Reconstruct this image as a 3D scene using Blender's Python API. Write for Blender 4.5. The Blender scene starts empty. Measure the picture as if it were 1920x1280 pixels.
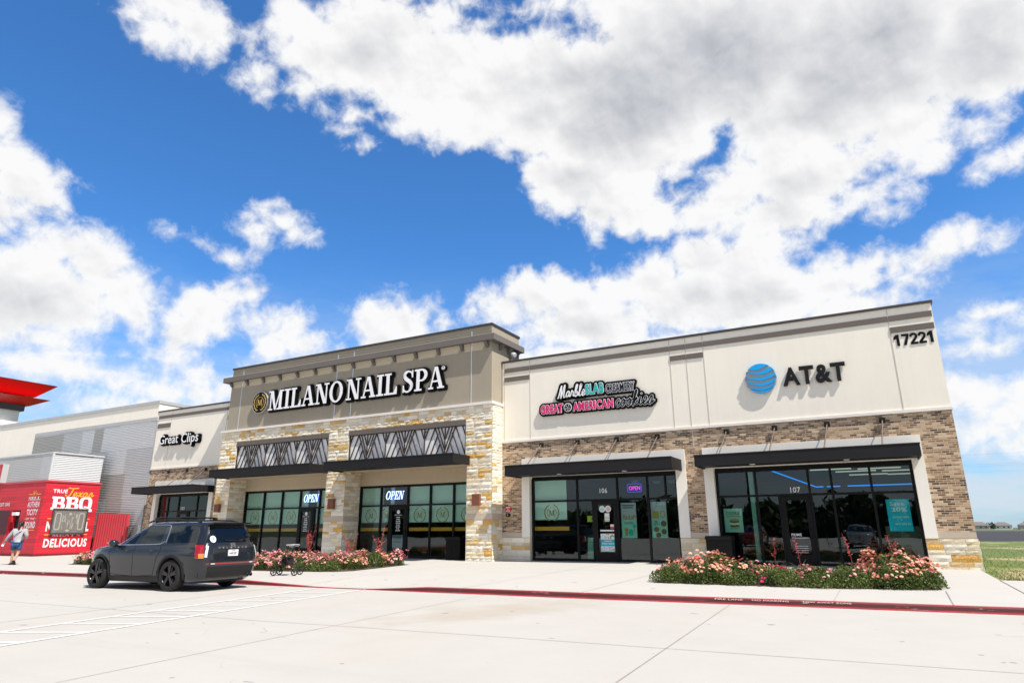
import bpy, bmesh, math, random
from mathutils import Vector, Matrix
import numpy as np
rnd = random.Random(7)
R = math.radians
C = bpy.context.scene.collection
scene = bpy.context.scene

# ------------------------------------------------------------------ camera, sky, sun, exposure
CAM_YAW, CAM_PITCH, CAM_ROLL = R(-28.9495), R(16.3194), R(-0.2414)
cam_d = bpy.data.cameras.new('camera'); cam = bpy.data.objects.new('camera', cam_d); C.objects.link(cam)
cam_d.sensor_width = 36.0; cam_d.lens = 1201.71 / 1920 * 36
cam_d.clip_start = 0.05; cam_d.clip_end = 6000
_f = Vector((math.sin(CAM_YAW) * math.cos(CAM_PITCH), math.cos(CAM_YAW) * math.cos(CAM_PITCH), math.sin(CAM_PITCH)))
_r = Vector((math.cos(CAM_YAW), -math.sin(CAM_YAW), 0)); _u = _r.cross(_f)
_r2 = _r * math.cos(CAM_ROLL) + _u * math.sin(CAM_ROLL); _u2 = -_r * math.sin(CAM_ROLL) + _u * math.cos(CAM_ROLL)
_m = Matrix((_r2, _u2, -_f)).transposed().to_4x4(); _m.translation = Vector((0, -24.262, 1.2))
cam.matrix_world = _m
scene.camera = cam

SUN = Vector((0.92, -0.315, 1.48)).normalized()           # direction towards the sun
SUN_EL = math.asin(SUN.z); SUN_AZ = math.atan2(SUN.x, SUN.y)
sun_d = bpy.data.lights.new('sun', 'SUN'); sun = bpy.data.objects.new('sun', sun_d); C.objects.link(sun)
sun_d.energy = 5.0; sun_d.angle = R(0.53); sun_d.color = (1.0, 0.945, 0.86)
sun.rotation_euler = SUN.to_track_quat('Z', 'Y').to_euler(); sun.location = (20, -20, 40)

vs = scene.view_settings
scene.display_settings.display_device = 'sRGB'
vs.view_transform = 'Standard'; vs.look = 'None'; vs.gamma = 1.0; vs.exposure = 0.40; vs.use_curve_mapping = False
cy = scene.cycles
cy.use_denoising = True; cy.max_bounces = 8; cy.diffuse_bounces = 3; cy.glossy_bounces = 4; cy.transmission_bounces = 6
cy.transparent_max_bounces = 12; cy.caustics_reflective = False; cy.caustics_refractive = False; cy.sample_clamp_indirect = 6

world = bpy.data.worlds.new('World'); scene.world = world; world.use_nodes = True
wt = world.node_tree; wt.nodes.clear()
class NT:
    """tiny helper for building node expressions"""
    def __init__(s, t): s.t = t
    def n(s, typ, **kw):
        nd = s.t.nodes.new(typ)
        for k, v in kw.items(): setattr(nd, k, v)
        return nd
    def put(s, sock, v):
        if isinstance(v, bpy.types.NodeSocket): s.t.links.new(v, sock)
        elif v is not None: sock.default_value = v
    def m(s, op, a, b=None, c=None, clamp=False):
        nd = s.n('ShaderNodeMath', operation=op, use_clamp=clamp)
        for i, v in enumerate((a, b, c)):
            if v is not None: s.put(nd.inputs[i], v)
        return nd.outputs[0]
    def v(s, op, a, b=None, c=None):
        nd = s.n('ShaderNodeVectorMath', operation=op)
        for i, x in enumerate((a, b, c)):
            if x is not None: s.put(nd.inputs[i], x)
        return nd.outputs['Value'] if op in ('LENGTH', 'DOT_PRODUCT') else nd.outputs[0]
    def noise(s, vec, scale, detail=4, rough=0.55, dist=0.0, out='Fac', lac=2.0):
        nd = s.n('ShaderNodeTexNoise')
        s.put(nd.inputs['Vector'], vec); nd.inputs['Scale'].default_value = scale; nd.inputs['Detail'].default_value = detail
        nd.inputs['Roughness'].default_value = rough; nd.inputs['Distortion'].default_value = dist; nd.inputs['Lacunarity'].default_value = lac
        return nd.outputs[out]
    def step(s, x, a, b, lo=0.0, hi=1.0):
        nd = s.n('ShaderNodeMapRange', interpolation_type='SMOOTHSTEP')
        s.put(nd.inputs[0], x); s.put(nd.inputs[1], a); s.put(nd.inputs[2], b); s.put(nd.inputs[3], lo); s.put(nd.inputs[4], hi)
        return nd.outputs[0]
    def mix(s, f, a, b, typ='MIX'):
        nd = s.n('ShaderNodeMix', data_type='RGBA', blend_type=typ)
        s.put(nd.inputs['Factor'], f)
        s.put(nd.inputs[6], a if isinstance(a, bpy.types.NodeSocket) else (*a[:3], 1)); s.put(nd.inputs[7], b if isinstance(b, bpy.types.NodeSocket) else (*b[:3], 1))
        return nd.outputs[2]
W = NT(wt)
SKY_STRENGTH = 0.1
sky = W.n('ShaderNodeTexSky', sky_type='NISHITA'); sky.sun_disc = False
sky.sun_elevation = SUN_EL; sky.sun_rotation = SUN_AZ; sky.air_density = 1.0; sky.dust_density = 0.6; sky.ozone_density = 2.0
SKY_HEADING = -0.5053                                      # the clouds are listed as azimuth from this heading and elevation, in radians
CLOUDS = [(-0.383,0.708,0.048,0.035),(-0.391,0.67,0.034,0.026),(-0.344,0.682,0.062,0.04),(-0.303,0.65,0.054,0.028),(-0.359,0.631,0.039,0.028),(-0.335,0.613,0.03,0.018),(-0.251,0.678,0.112,0.076),(-0.236,0.728,0.105,0.046),(-0.153,0.638,0.095,0.054),(-0.076,0.635,0.125,0.055),(-0.097,0.698,0.137,0.076),(0.002,0.686,0.138,0.077),(0.041,0.628,0.106,0.063),(0.14,0.688,0.174,0.097),(0.212,0.624,0.184,0.115),(0.113,0.534,0.088,0.062),(0.067,0.544,0.047,0.039),(0.148,0.485,0.045,0.036),(0.223,0.526,0.107,0.069),(0.153,0.728,0.128,0.06),(0.373,0.671,0.223,0.133),(0.57,0.622,0.184,0.119),(0.73,0.577,0.112,0.086),(0.48,0.55,0.166,0.062),(0.62,0.518,0.089,0.039),(0.706,0.529,0.062,0.03),(0.245,0.469,0.061,0.03),(0.2,0.465,0.026,0.022),(0.146,0.453,0.016,0.016),(0.304,0.462,0.059,0.027),(0.374,0.49,0.073,0.045),(0.47,0.487,0.097,0.057),(0.579,0.482,0.073,0.034),(0.646,0.483,0.042,0.022),(0.55,0.439,0.054,0.024),(0.599,0.445,0.025,0.015),(0.692,0.491,0.028,0.014),(0.432,0.442,0.091,0.041),(0.505,0.427,0.056,0.021),(0.56,0.415,0.03,0.013),(-0.285,0.606,0.022,0.014),(-0.288,0.584,0.026,0.013),(-0.273,0.567,0.018,0.009),(-0.313,0.61,0.018,0.011),(0.036,0.351,0.066,0.037),(-0.017,0.335,0.053,0.029),(0.072,0.375,0.04,0.025),(0.106,0.349,0.061,0.041),(0.168,0.362,0.052,0.037),(0.229,0.374,0.068,0.04),(0.306,0.391,0.057,0.047),(0.292,0.336,0.121,0.056),(0.122,0.307,0.137,0.045),(0.394,0.387,0.069,0.046),(0.371,0.328,0.115,0.062),(0.484,0.334,0.063,0.037),(0.534,0.34,0.04,0.027),(0.574,0.34,0.022,0.021),(0.612,0.339,0.024,0.02),(0.634,0.355,0.026,0.021),(0.659,0.362,0.023,0.018),(0.596,0.321,0.024,0.015),(0.514,0.3,0.073,0.029),(-0.07,0.334,0.018,0.015),(-0.048,0.343,0.026,0.017),(0.711,0.442,0.024,0.019),(0.691,0.431,0.011,0.01),(0.731,0.444,0.021,0.015),(0.7,0.351,0.011,0.009),(-0.571,0.684,0.065,0.03),(-0.537,0.668,0.045,0.034),(-0.518,0.65,0.023,0.016),(-0.594,0.647,0.028,0.018),(-0.619,0.662,0.014,0.012),(-0.453,0.663,0.018,0.016),(-0.441,0.632,0.023,0.02),(-0.45,0.637,0.016,0.013),(-0.428,0.614,0.01,0.008),(-0.746,0.48,0.026,0.03),(-0.726,0.441,0.032,0.034),(-0.709,0.414,0.046,0.038),(-0.724,0.376,0.047,0.028),(-0.69,0.406,0.033,0.029),(-0.731,0.466,0.019,0.018),(-0.65,0.349,0.057,0.034),(-0.69,0.318,0.054,0.039),(-0.61,0.33,0.048,0.041),(-0.578,0.307,0.037,0.042),(-0.656,0.285,0.089,0.06),(-0.664,0.236,0.07,0.026),(-0.55,0.276,0.019,0.032),(-0.546,0.317,0.014,0.02),(-0.704,0.275,0.062,0.064),(-0.479,0.301,0.042,0.035),(-0.495,0.269,0.047,0.037),(-0.442,0.291,0.043,0.034),(-0.498,0.239,0.04,0.029),(-0.438,0.322,0.044,0.023),(-0.405,0.326,0.024,0.015),(-0.387,0.335,0.011,0.008),(-0.527,0.25,0.019,0.022),(-0.355,0.285,0.046,0.031),(-0.379,0.259,0.041,0.027),(-0.322,0.264,0.043,0.028),(-0.357,0.309,0.019,0.014),(-0.203,0.313,0.063,0.037),(-0.231,0.299,0.037,0.026),(-0.165,0.311,0.038,0.033),(-0.188,0.281,0.067,0.033),(-0.218,0.279,0.041,0.032),(-0.109,0.309,0.019,0.012),(-0.496,0.397,0.025,0.012),(-0.521,0.401,0.017,0.007),(-0.446,0.384,0.015,0.007),(-0.397,0.455,0.022,0.011),(-0.375,0.443,0.024,0.014),(-0.345,0.424,0.018,0.009),(-0.406,0.43,0.019,0.007),(-0.386,0.464,0.011,0.007),(-0.607,0.203,0.081,0.02),(-0.511,0.19,0.071,0.018),(-0.669,0.201,0.048,0.02),(-0.451,0.195,0.038,0.03),(-0.44,0.219,0.02,0.014),(-0.539,0.158,0.056,0.013),(0.657,0.259,0.016,0.007),(0.68,0.261,0.016,0.006),(0.638,0.246,0.017,0.006),(0.688,0.246,0.016,0.005),(0.656,0.219,0.022,0.006),(0.617,0.163,0.034,0.023),(0.652,0.165,0.032,0.02),(0.669,0.143,0.031,0.022),(0.68,0.172,0.021,0.012),(0.638,0.12,0.048,0.013),(0.666,0.098,0.031,0.009),(0.203,0.246,0.243,0.049),(-0.219,0.23,0.162,0.032)]
HOLES = [(-0.053,0.757,0.043,0.014),(0.003,0.755,0.041,0.009),(0.053,0.744,0.04,0.008),(0.104,0.745,0.018,0.009),(-0.083,0.743,0.022,0.008),(-0.028,0.738,0.035,0.007),(0.333,0.527,0.027,0.009),(0.356,0.542,0.013,0.015),(0.3,0.509,0.026,0.006),(0.584,0.473,0.01,0.005),(0.627,0.451,0.025,0.006),(0.596,0.428,0.018,0.004),(0.527,0.386,0.041,0.007),(0.498,0.377,0.024,0.007),(0.475,0.374,0.014,0.004),(-0.255,0.628,0.016,0.01),(-0.416,0.256,0.014,0.034),(-0.431,0.231,0.014,0.015),(-0.279,0.296,0.013,0.044),(-0.268,0.244,0.016,0.024),(-0.518,0.31,0.012,0.028),(-0.523,0.273,0.007,0.014),(-0.303,0.37,0.041,0.032),(-0.501,0.358,0.048,0.018),(-0.635,0.401,0.018,0.009),(-0.647,0.168,0.027,0.011),(-0.573,0.236,0.024,0.008),(-0.547,0.211,0.038,0.007),(-0.575,0.394,0.019,0.008),(-0.632,0.384,0.024,0.007),(-0.371,0.331,0.008,0.014),(-0.117,0.292,0.007,0.012),(-0.231,0.613,0.015,0.01),(-0.301,0.626,0.012,0.007)]
GREYS = [(0.213,0.632,0.199,0.095),(0.115,0.572,0.09,0.064),(0.364,0.61,0.182,0.05),(0.525,0.587,0.141,0.039),(0.652,0.542,0.081,0.03),(0.31,0.675,0.161,0.041),(0.159,0.523,0.076,0.037),(-0.254,0.712,0.068,0.032),(0.643,0.624,0.093,0.036),(0.45,0.461,0.099,0.022),(0.385,0.442,0.057,0.014),(0.318,0.35,0.067,0.026),(0.375,0.359,0.056,0.022),(0.139,0.306,0.123,0.022),(0.502,0.309,0.065,0.018),(-0.671,0.272,0.078,0.022),(-0.621,0.254,0.083,0.018),(-0.679,0.227,0.07,0.019),(-0.569,0.672,0.043,0.022),(-0.715,0.386,0.038,0.019),(-0.48,0.256,0.041,0.018),(-0.348,0.254,0.064,0.013),(-0.192,0.277,0.06,0.014),(-0.632,0.18,0.107,0.016),(0.645,0.126,0.051,0.014),(-0.51,0.179,0.093,0.014),(0.255,0.583,0.107,0.053)]
tc = W.n('ShaderNodeTexCoord'); D = tc.outputs['Generated']
sep = W.n('ShaderNodeSeparateXYZ'); W.put(sep.inputs[0], W.v('NORMALIZE', D))
rot = W.n('ShaderNodeVectorRotate', rotation_type='Z_AXIS'); W.put(rot.inputs['Vector'], D); rot.inputs['Angle'].default_value = SKY_HEADING
sp2 = W.n('ShaderNodeSeparateXYZ'); W.put(sp2.inputs[0], rot.outputs[0])
az = W.m('ARCTAN2', sp2.outputs[0], sp2.outputs[1])
el = W.m('ARCSINE', sep.outputs[2])
cmb = W.n('ShaderNodeCombineXYZ'); W.put(cmb.inputs[0], az); W.put(cmb.inputs[1], el)
warpn = W.noise(D, 9.0, 3, 0.5, out='Color')
warp = W.v('MULTIPLY', W.v('SUBTRACT', warpn, (0.5, 0.5, 0.5)), (0.06, 0.05, 0.0))
P = W.v('ADD', cmb.outputs[0], warp)
def field(blobs, k=0.02):
    acc = None
    for (a, e, ra, re) in blobs:
        ln = W.v('LENGTH', W.v('MULTIPLY_ADD', P, (1 / ra, 1 / re, 0), (-a / ra, -e / re, 0)))
        d = W.m('MULTIPLY_ADD', ln, min(ra, re), -min(ra, re))
        if acc is None: acc = d
        else:
            nd = W.n('ShaderNodeMath', operation='SMOOTH_MIN'); W.put(nd.inputs[0], acc); W.put(nd.inputs[1], d); nd.inputs[2].default_value = k
            acc = nd.outputs[0]
    return acc
dc = field(CLOUDS, 0.007)
dh = field(HOLES, 0.01)
dc = W.m('MAXIMUM', dc, W.m('MULTIPLY', dh, -1.0))
n1 = W.noise(D, 13.0, 2, 0.5)
n2 = W.noise(D, 34.0, 7, 0.62, 0.25)
fz = W.m('ADD', W.m('MULTIPLY', W.m('SUBTRACT', n1, 0.5), 0.05), W.m('MULTIPLY', W.m('SUBTRACT', n2, 0.5), 0.058))
F = W.m('ADD', W.m('SUBTRACT', fz, dc), 0.007)
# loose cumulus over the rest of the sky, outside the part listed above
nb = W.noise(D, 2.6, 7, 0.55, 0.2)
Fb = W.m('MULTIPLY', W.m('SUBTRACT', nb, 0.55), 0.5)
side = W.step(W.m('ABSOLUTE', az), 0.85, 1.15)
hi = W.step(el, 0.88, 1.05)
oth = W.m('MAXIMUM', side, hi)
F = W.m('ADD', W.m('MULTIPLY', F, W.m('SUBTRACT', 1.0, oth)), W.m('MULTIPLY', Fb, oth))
alpha = W.step(F, -0.006, 0.023)
# thin veil low over the horizon
veil = W.m('MULTIPLY', W.step(el, 0.42, 0.03), W.step(W.noise(W.v('MULTIPLY', D, (1, 1, 3.5)), 5.0, 6, 0.6), 0.24, 0.62))
veil = W.m('MULTIPLY', veil, 0.85)
# relief: the same billows looked up a little towards the sun
Ls = (SUN.x * 0.02, SUN.y * 0.02, SUN.z * 0.02)
n1b = W.noise(W.v('ADD', D, Ls), 13.0, 2, 0.5); n2b = W.noise(W.v('ADD', D, tuple(0.35 * x for x in Ls)), 34.0, 4, 0.6, 0.25); n2c = W.noise(D, 34.0, 4, 0.6, 0.25)
rel = W.m('ADD', W.m('MULTIPLY', W.m('SUBTRACT', n1, n1b), 0.5), W.m('MULTIPLY', W.m('SUBTRACT', n2c, n2b), 0.22))
dg = field(GREYS, 0.05)
g = W.step(W.m('ADD', dg, W.m('MULTIPLY', W.m('SUBTRACT', n1, 0.5), -0.04)), 0.075, -0.035)
thick = W.step(W.m('ADD', dc, W.m('MULTIPLY', F, -0.12)), 0.0, -0.09)
bright = W.m('SUBTRACT', W.m('ADD', 1.0, rel), W.m('MULTIPLY', g, W.m('MULTIPLY', thick, 0.36)))
bright = W.m('MINIMUM', W.m('MAXIMUM', bright, 0.42), 0.97)
CL = 0.76 / SKY_STRENGTH
cc = W.mix(W.step(bright, 0.5, 0.92), (0.93, 0.965, 1.03), (1.0, 1.0, 1.0))
cloudc = W.v('SCALE', cc); cloudc.node.inputs['Scale'].default_value = 1.0; W.put(cloudc.node.inputs['Scale'], W.m('MULTIPLY', bright, CL))
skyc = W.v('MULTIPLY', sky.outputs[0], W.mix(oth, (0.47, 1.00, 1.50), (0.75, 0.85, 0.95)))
skyc = W.mix(veil, skyc, (0.70 * CL, 0.76 * CL, 0.84 * CL))
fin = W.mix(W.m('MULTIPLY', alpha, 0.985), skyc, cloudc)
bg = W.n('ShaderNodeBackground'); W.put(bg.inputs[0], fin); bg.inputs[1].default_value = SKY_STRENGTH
wo = W.n('ShaderNodeOutputWorld'); wt.links.new(bg.outputs[0], wo.inputs[0])
world.cycles.sampling_method = 'MANUAL'; world.cycles.sample_map_resolution = 512
# ------------------------------------------------------------------ helpers: materials
def new_mat(name):
    m = bpy.data.materials.new(name); m.use_nodes = True
    t = NT(m.node_tree); b = m.node_tree.nodes['Principled BSDF']
    return m, t, b
def plain(name, col, rough=0.6, metal=0.0, var=0.08, scale=3.0, bump=0.0, bscale=60.0, spec=0.5, coat=0.0, emit=None, es=1.0):
    m, t, b = new_mat(name)
    pos = t.n('ShaderNodeNewGeometry').outputs['Position']
    if var > 0:
        nz = t.noise(pos, scale, 5, 0.6)
        f = t.m('MULTIPLY_ADD', nz, 2 * var, 1 - var)
        sc = t.v('SCALE', (*col,)); t.put(sc.node.inputs['Scale'], f)
        t.put(b.inputs['Base Color'], sc)
    else: b.inputs['Base Color'].default_value = (*col, 1)
    b.inputs['Roughness'].default_value = rough; b.inputs['Metallic'].default_value = metal
    b.inputs['Specular IOR Level'].default_value = spec; b.inputs['Coat Weight'].default_value = coat
    if bump > 0:
        bn = t.n('ShaderNodeBump'); bn.inputs['Strength'].default_value = bump; bn.inputs['Distance'].default_value = 0.01
        t.put(bn.inputs['Height'], t.noise(pos, bscale, 4, 0.6)); t.put(b.inputs['Normal'], bn.outputs[0])
    if emit: b.inputs['Emission Color'].default_value = (*emit, 1); b.inputs['Emission Strength'].default_value = es
    return m
def stucco(name, col, streak=0.06):
    m, t, b = new_mat(name)
    pos = t.n('ShaderNodeNewGeometry').outputs['Position']
    a = t.noise(pos, 0.7, 5, 0.6); s = t.noise(t.v('MULTIPLY', pos, (5, 5, 0.35)), 1.0, 5, 0.6); f = t.noise(pos, 25, 3, 0.6)
    k = t.m('ADD', t.m('MULTIPLY', t.m('SUBTRACT', a, 0.5), 0.10), t.m('ADD', t.m('MULTIPLY', t.m('SUBTRACT', s, 0.5), streak * 2), t.m('MULTIPLY', t.m('SUBTRACT', f, 0.5), 0.05)))
    sc = t.v('SCALE', (*col,)); t.put(sc.node.inputs['Scale'], t.m('ADD', k, 1.0)); t.put(b.inputs['Base Color'], sc)
    b.inputs['Roughness'].default_value = 0.9; b.inputs['Specular IOR Level'].default_value = 0.2
    bn = t.n('ShaderNodeBump'); bn.inputs['Strength'].default_value = 0.35; bn.inputs['Distance'].default_value = 0.006
    t.put(bn.inputs['Height'], t.noise(pos, 90, 4, 0.65)); t.put(b.inputs['Normal'], bn.outputs[0])
    return m
M = {}
M['cream'] = stucco('cream_stucco', (0.86, 0.805, 0.705), 0.05)
M['cream_trim'] = stucco('cream_trim', (0.87, 0.83, 0.76), 0.03)
M['taupe'] = stucco('taupe_stucco', (0.36, 0.315, 0.245), 0.07)
M['beam'] = stucco('beige_beam', (0.54, 0.455, 0.33), 0.06)
M['band'] = stucco('grey_band', (0.155, 0.132, 0.118), 0.05)
M['ledge'] = plain('pale_ledge', (0.78, 0.73, 0.68), 0.8)
M['cap'] = plain('dark_metal_cap', (0.062, 0.056, 0.054), 0.45, 0.3)
M['cornice'] = plain('cornice_grey', (0.15, 0.132, 0.12), 0.7)
M['black'] = plain('black_metal', (0.012, 0.0115, 0.0125), 0.6, 0.0, spec=0.25)
M['frame'] = plain('black_frame', (0.005, 0.005, 0.0055), 0.5, 0.0, spec=0.2)
M['soffit'] = plain('bronze_soffit', (0.10, 0.085, 0.07), 0.7)
M['bronze'] = plain('bronze_bar', (0.055, 0.036, 0.028), 0.5, 0.3)
M['rod'] = plain('rod_brown', (0.16, 0.12, 0.10), 0.5, 0.3)
M['screenwhite'] = plain('screen_white', (0.90, 0.88, 0.86), 0.6)
M['rust'] = plain('rust_brown', (0.20, 0.065, 0.03), 0.6, 0.0, 0.15, 9)
M['reveal'] = plain('bright_reveal', (0.72, 0.73, 0.75), 0.35, 0.6)
M['groove'] = plain('groove_beige', (0.58, 0.54, 0.46), 0.8)
M['white'] = plain('white_acrylic', (0.88, 0.88, 0.90), 0.35, var=0.02)
M['signblack'] = plain('sign_black', (0.004, 0.004, 0.0045), 0.6, var=0.05, spec=0.15)
M['charcoal'] = plain('sign_charcoal', (0.011, 0.011, 0.014), 0.6, spec=0.2)
M['signblue'] = plain('sign_blue', (0.0, 0.36, 0.80), 0.4, var=0.03)
M['signgrey'] = plain('sign_grey', (0.36, 0.37, 0.38), 0.5, var=0.03)
M['teal'] = plain('sign_teal', (0.0, 0.42, 0.40), 0.4, var=0.03)
M['pink'] = plain('sign_pink', (0.66, 0.005, 0.14), 0.4, var=0.03)
M['gold'] = plain('sign_gold', (0.52, 0.36, 0.09), 0.45, 0.2, var=0.05)
M['decalgold'] = plain('decal_gold', (0.50, 0.24, 0.04), 0.6, var=0.05)
M['decalwhite'] = plain('decal_white', (0.75, 0.77, 0.78), 0.6, var=0.03)
M['red'] = None
M['galv'] = plain('galvanised_light', (0.57, 0.58, 0.59), 0.5, 0.1, 0.06, 2)
M['galv2'] = plain('galvanised_mid', (0.47, 0.48, 0.49), 0.5, 0.1, 0.06, 2)
M['galv3'] = plain('galvanised_brownish', (0.37, 0.36, 0.345), 0.55, 0.1, 0.06, 2)
M['flash'] = plain('grey_flashing', (0.46, 0.46, 0.46), 0.55, 0.1)
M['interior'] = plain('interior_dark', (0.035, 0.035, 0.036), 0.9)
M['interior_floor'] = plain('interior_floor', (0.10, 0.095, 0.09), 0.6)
M['shade'] = plain('roller_shade', (0.80, 0.86, 0.82), 0.9, var=0.04)
M['yellowband'] = plain('yellow_band', (0.92, 0.36, 0.02), 0.6)
M['redsign'] = plain('red_sign', (0.62, 0.035, 0.03), 0.5)
M['bin'] = plain('black_bin', (0.006, 0.006, 0.006), 0.5, spec=0.2)
M['tan_band'] = stucco('smooth_tan_stone', (0.56, 0.47, 0.38), 0.03)

def glass(name, tint, refl=0.055):
    m = bpy.data.materials.new(name); m.use_nodes = True; t = NT(m.node_tree); t.t.nodes.clear()
    out = t.n('ShaderNodeOutputMaterial')
    ge = t.n('ShaderNodeNewGeometry'); cs = t.m('ABSOLUTE', t.v('DOT_PRODUCT', ge.outputs['Incoming'], ge.outputs['Normal']))
    sch = t.m('MULTIPLY_ADD', t.m('POWER', t.m('SUBTRACT', 1.0, cs, clamp=True), 5.0), 0.95, 0.043)
    tr = t.n('ShaderNodeBsdfTransparent'); tr.inputs[0].default_value = (*tint, 1)
    gl = t.n('ShaderNodeBsdfGlossy'); gl.inputs['Roughness'].default_value = 0.0; gl.inputs[0].default_value = (0.85, 0.95, 0.98, 1)
    pos = t.n('ShaderNodeNewGeometry').outputs['Position']
    bn = t.n('ShaderNodeBump'); bn.inputs['Strength'].default_value = 0.10; bn.inputs['Distance'].default_value = 0.02
    t.put(bn.inputs['Height'], t.noise(pos, 0.9, 1, 0.4)); t.put(gl.inputs['Normal'], bn.outputs[0])
    mx = t.n('ShaderNodeMixShader'); t.put(mx.inputs[0], t.m('ADD', t.m('MULTIPLY', sch, 1.25), refl, clamp=True))
    t.t.links.new(tr.outputs[0], mx.inputs[1]); t.t.links.new(gl.outputs[0], mx.inputs[2]); t.t.links.new(mx.outputs[0], out.inputs[0])
    return m
M['glass'] = glass('storefront_glass', (0.60, 0.78, 0.71), 0.02)
M['carglass'] = glass('car_glass', (0.16, 0.17, 0.18), 0.02)

def brickmat():
    m, t, b = new_mat('tumbled_brick')
    g = t.n('ShaderNodeNewGeometry'); pos = g.outputs['Position']
    s = t.n('ShaderNodeSeparateXYZ'); t.put(s.inputs[0], pos)
    c = t.n('ShaderNodeCombineXYZ'); t.put(c.inputs[0], t.m('ADD', s.outputs[0], s.outputs[1])); t.put(c.inputs[1], s.outputs[2])
    wob = t.v('SCALE', t.v('SUBTRACT', t.noise(pos, 14, 3, 0.6, out='Color'), (0.5, 0.5, 0.5))); wob.node.inputs['Scale'].default_value = 0.012
    bt = t.n('ShaderNodeTexBrick'); bt.offset = 0.5; bt.squash = 1.0
    t.put(bt.inputs['Vector'], t.v('ADD', c.outputs[0], wob))
    bt.inputs['Color1'].default_value = (0, 0, 0, 1); bt.inputs['Color2'].default_value = (1, 1, 1, 1); bt.inputs['Mortar'].default_value = (0.5, 0.5, 0.5, 1)
    bt.inputs['Scale'].default_value = 1.0; bt.inputs['Mortar Size'].default_value = 0.0075; bt.inputs['Mortar Smooth'].default_value = 0.25; bt.inputs['Bias'].default_value = 0.0
    bt.inputs['Brick Width'].default_value = 0.2065; bt.inputs['Row Height'].default_value = 0.0688
    r = t.n('ShaderNodeValToRGB'); t.put(r.inputs[0], bt.outputs['Color'])
    e = r.color_ramp.elements
    e[0].position = 0.0; e[0].color = (0.085, 0.052, 0.036, 1); e[1].position = 1.0; e[1].color = (0.66, 0.50, 0.34, 1)
    for p, cc in ((0.14, (0.11, 0.068, 0.046, 1)), (0.22, (0.25, 0.15, 0.085, 1)), (0.45, (0.34, 0.21, 0.12, 1)), (0.60, (0.43, 0.285, 0.165, 1)), (0.82, (0.56, 0.40, 0.26, 1))):
        q = e.new(p); q.color = cc
    blot = t.noise(pos, 22, 5, 0.65); big = t.noise(pos, 0.8, 4, 0.6)
    wash = t.step(t.m('ADD', t.m('MULTIPLY', blot, 0.6), t.m('MULTIPLY', big, 0.5)), 0.50, 0.80)
    col = t.mix(t.m('MULTIPLY', wash, 0.42), r.outputs[0], (0.58, 0.47, 0.34))
    col = t.mix(bt.outputs['Fac'], col, (0.60, 0.51, 0.41))
    t.put(b.inputs['Base Color'], col); b.inputs['Roughness'].default_value = 0.9; b.inputs['Specular IOR Level'].default_value = 0.2
    bn = t.n('ShaderNodeBump'); bn.inputs['Strength'].default_value = 0.7; bn.inputs['Distance'].default_value = 0.008
    t.put(bn.inputs['Height'], t.m('ADD', t.m('MULTIPLY', bt.outputs['Fac'], -1.0), t.m('MULTIPLY', blot, 0.5))); t.put(b.inputs['Normal'], bn.outputs[0])
    return m
M['brick'] = brickmat()
def stonemat():
    m, t, b = new_mat('limestone')
    pos = t.n('ShaderNodeNewGeometry').outputs['Position']
    at = t.n('ShaderNodeAttribute'); at.attribute_name = 'stone'
    n1_ = t.noise(pos, 4.5, 6, 0.65); n2_ = t.noise(pos, 26, 5, 0.7)
    col = t.mix(t.m('MULTIPLY', t.step(n1_, 0.54, 0.72), 0.33), at.outputs['Color'], (0.70, 0.47, 0.20))
    col = t.mix(t.m('MULTIPLY', t.step(n2_, 0.46, 0.70), 0.6), col, (0.86, 0.79, 0.67))
    sc = t.v('SCALE', col); t.put(sc.node.inputs['Scale'], t.m('MULTIPLY_ADD', n2_, 0.4, 0.8)); t.put(b.inputs['Base Color'], sc)
    b.inputs['Roughness'].default_value = 0.92; b.inputs['Specular IOR Level'].default_value = 0.2
    bn = t.n('ShaderNodeBump'); bn.inputs['Strength'].default_value = 0.5; bn.inputs['Distance'].default_value = 0.03
    t.put(bn.inputs['Height'], t.noise(pos, 17, 6, 0.7)); t.put(b.inputs['Normal'], bn.outputs[0])
    return m
M['stone'] = stonemat()
M['mortar'] = plain('stone_mortar', (0.60, 0.54, 0.45), 0.95)
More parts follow.
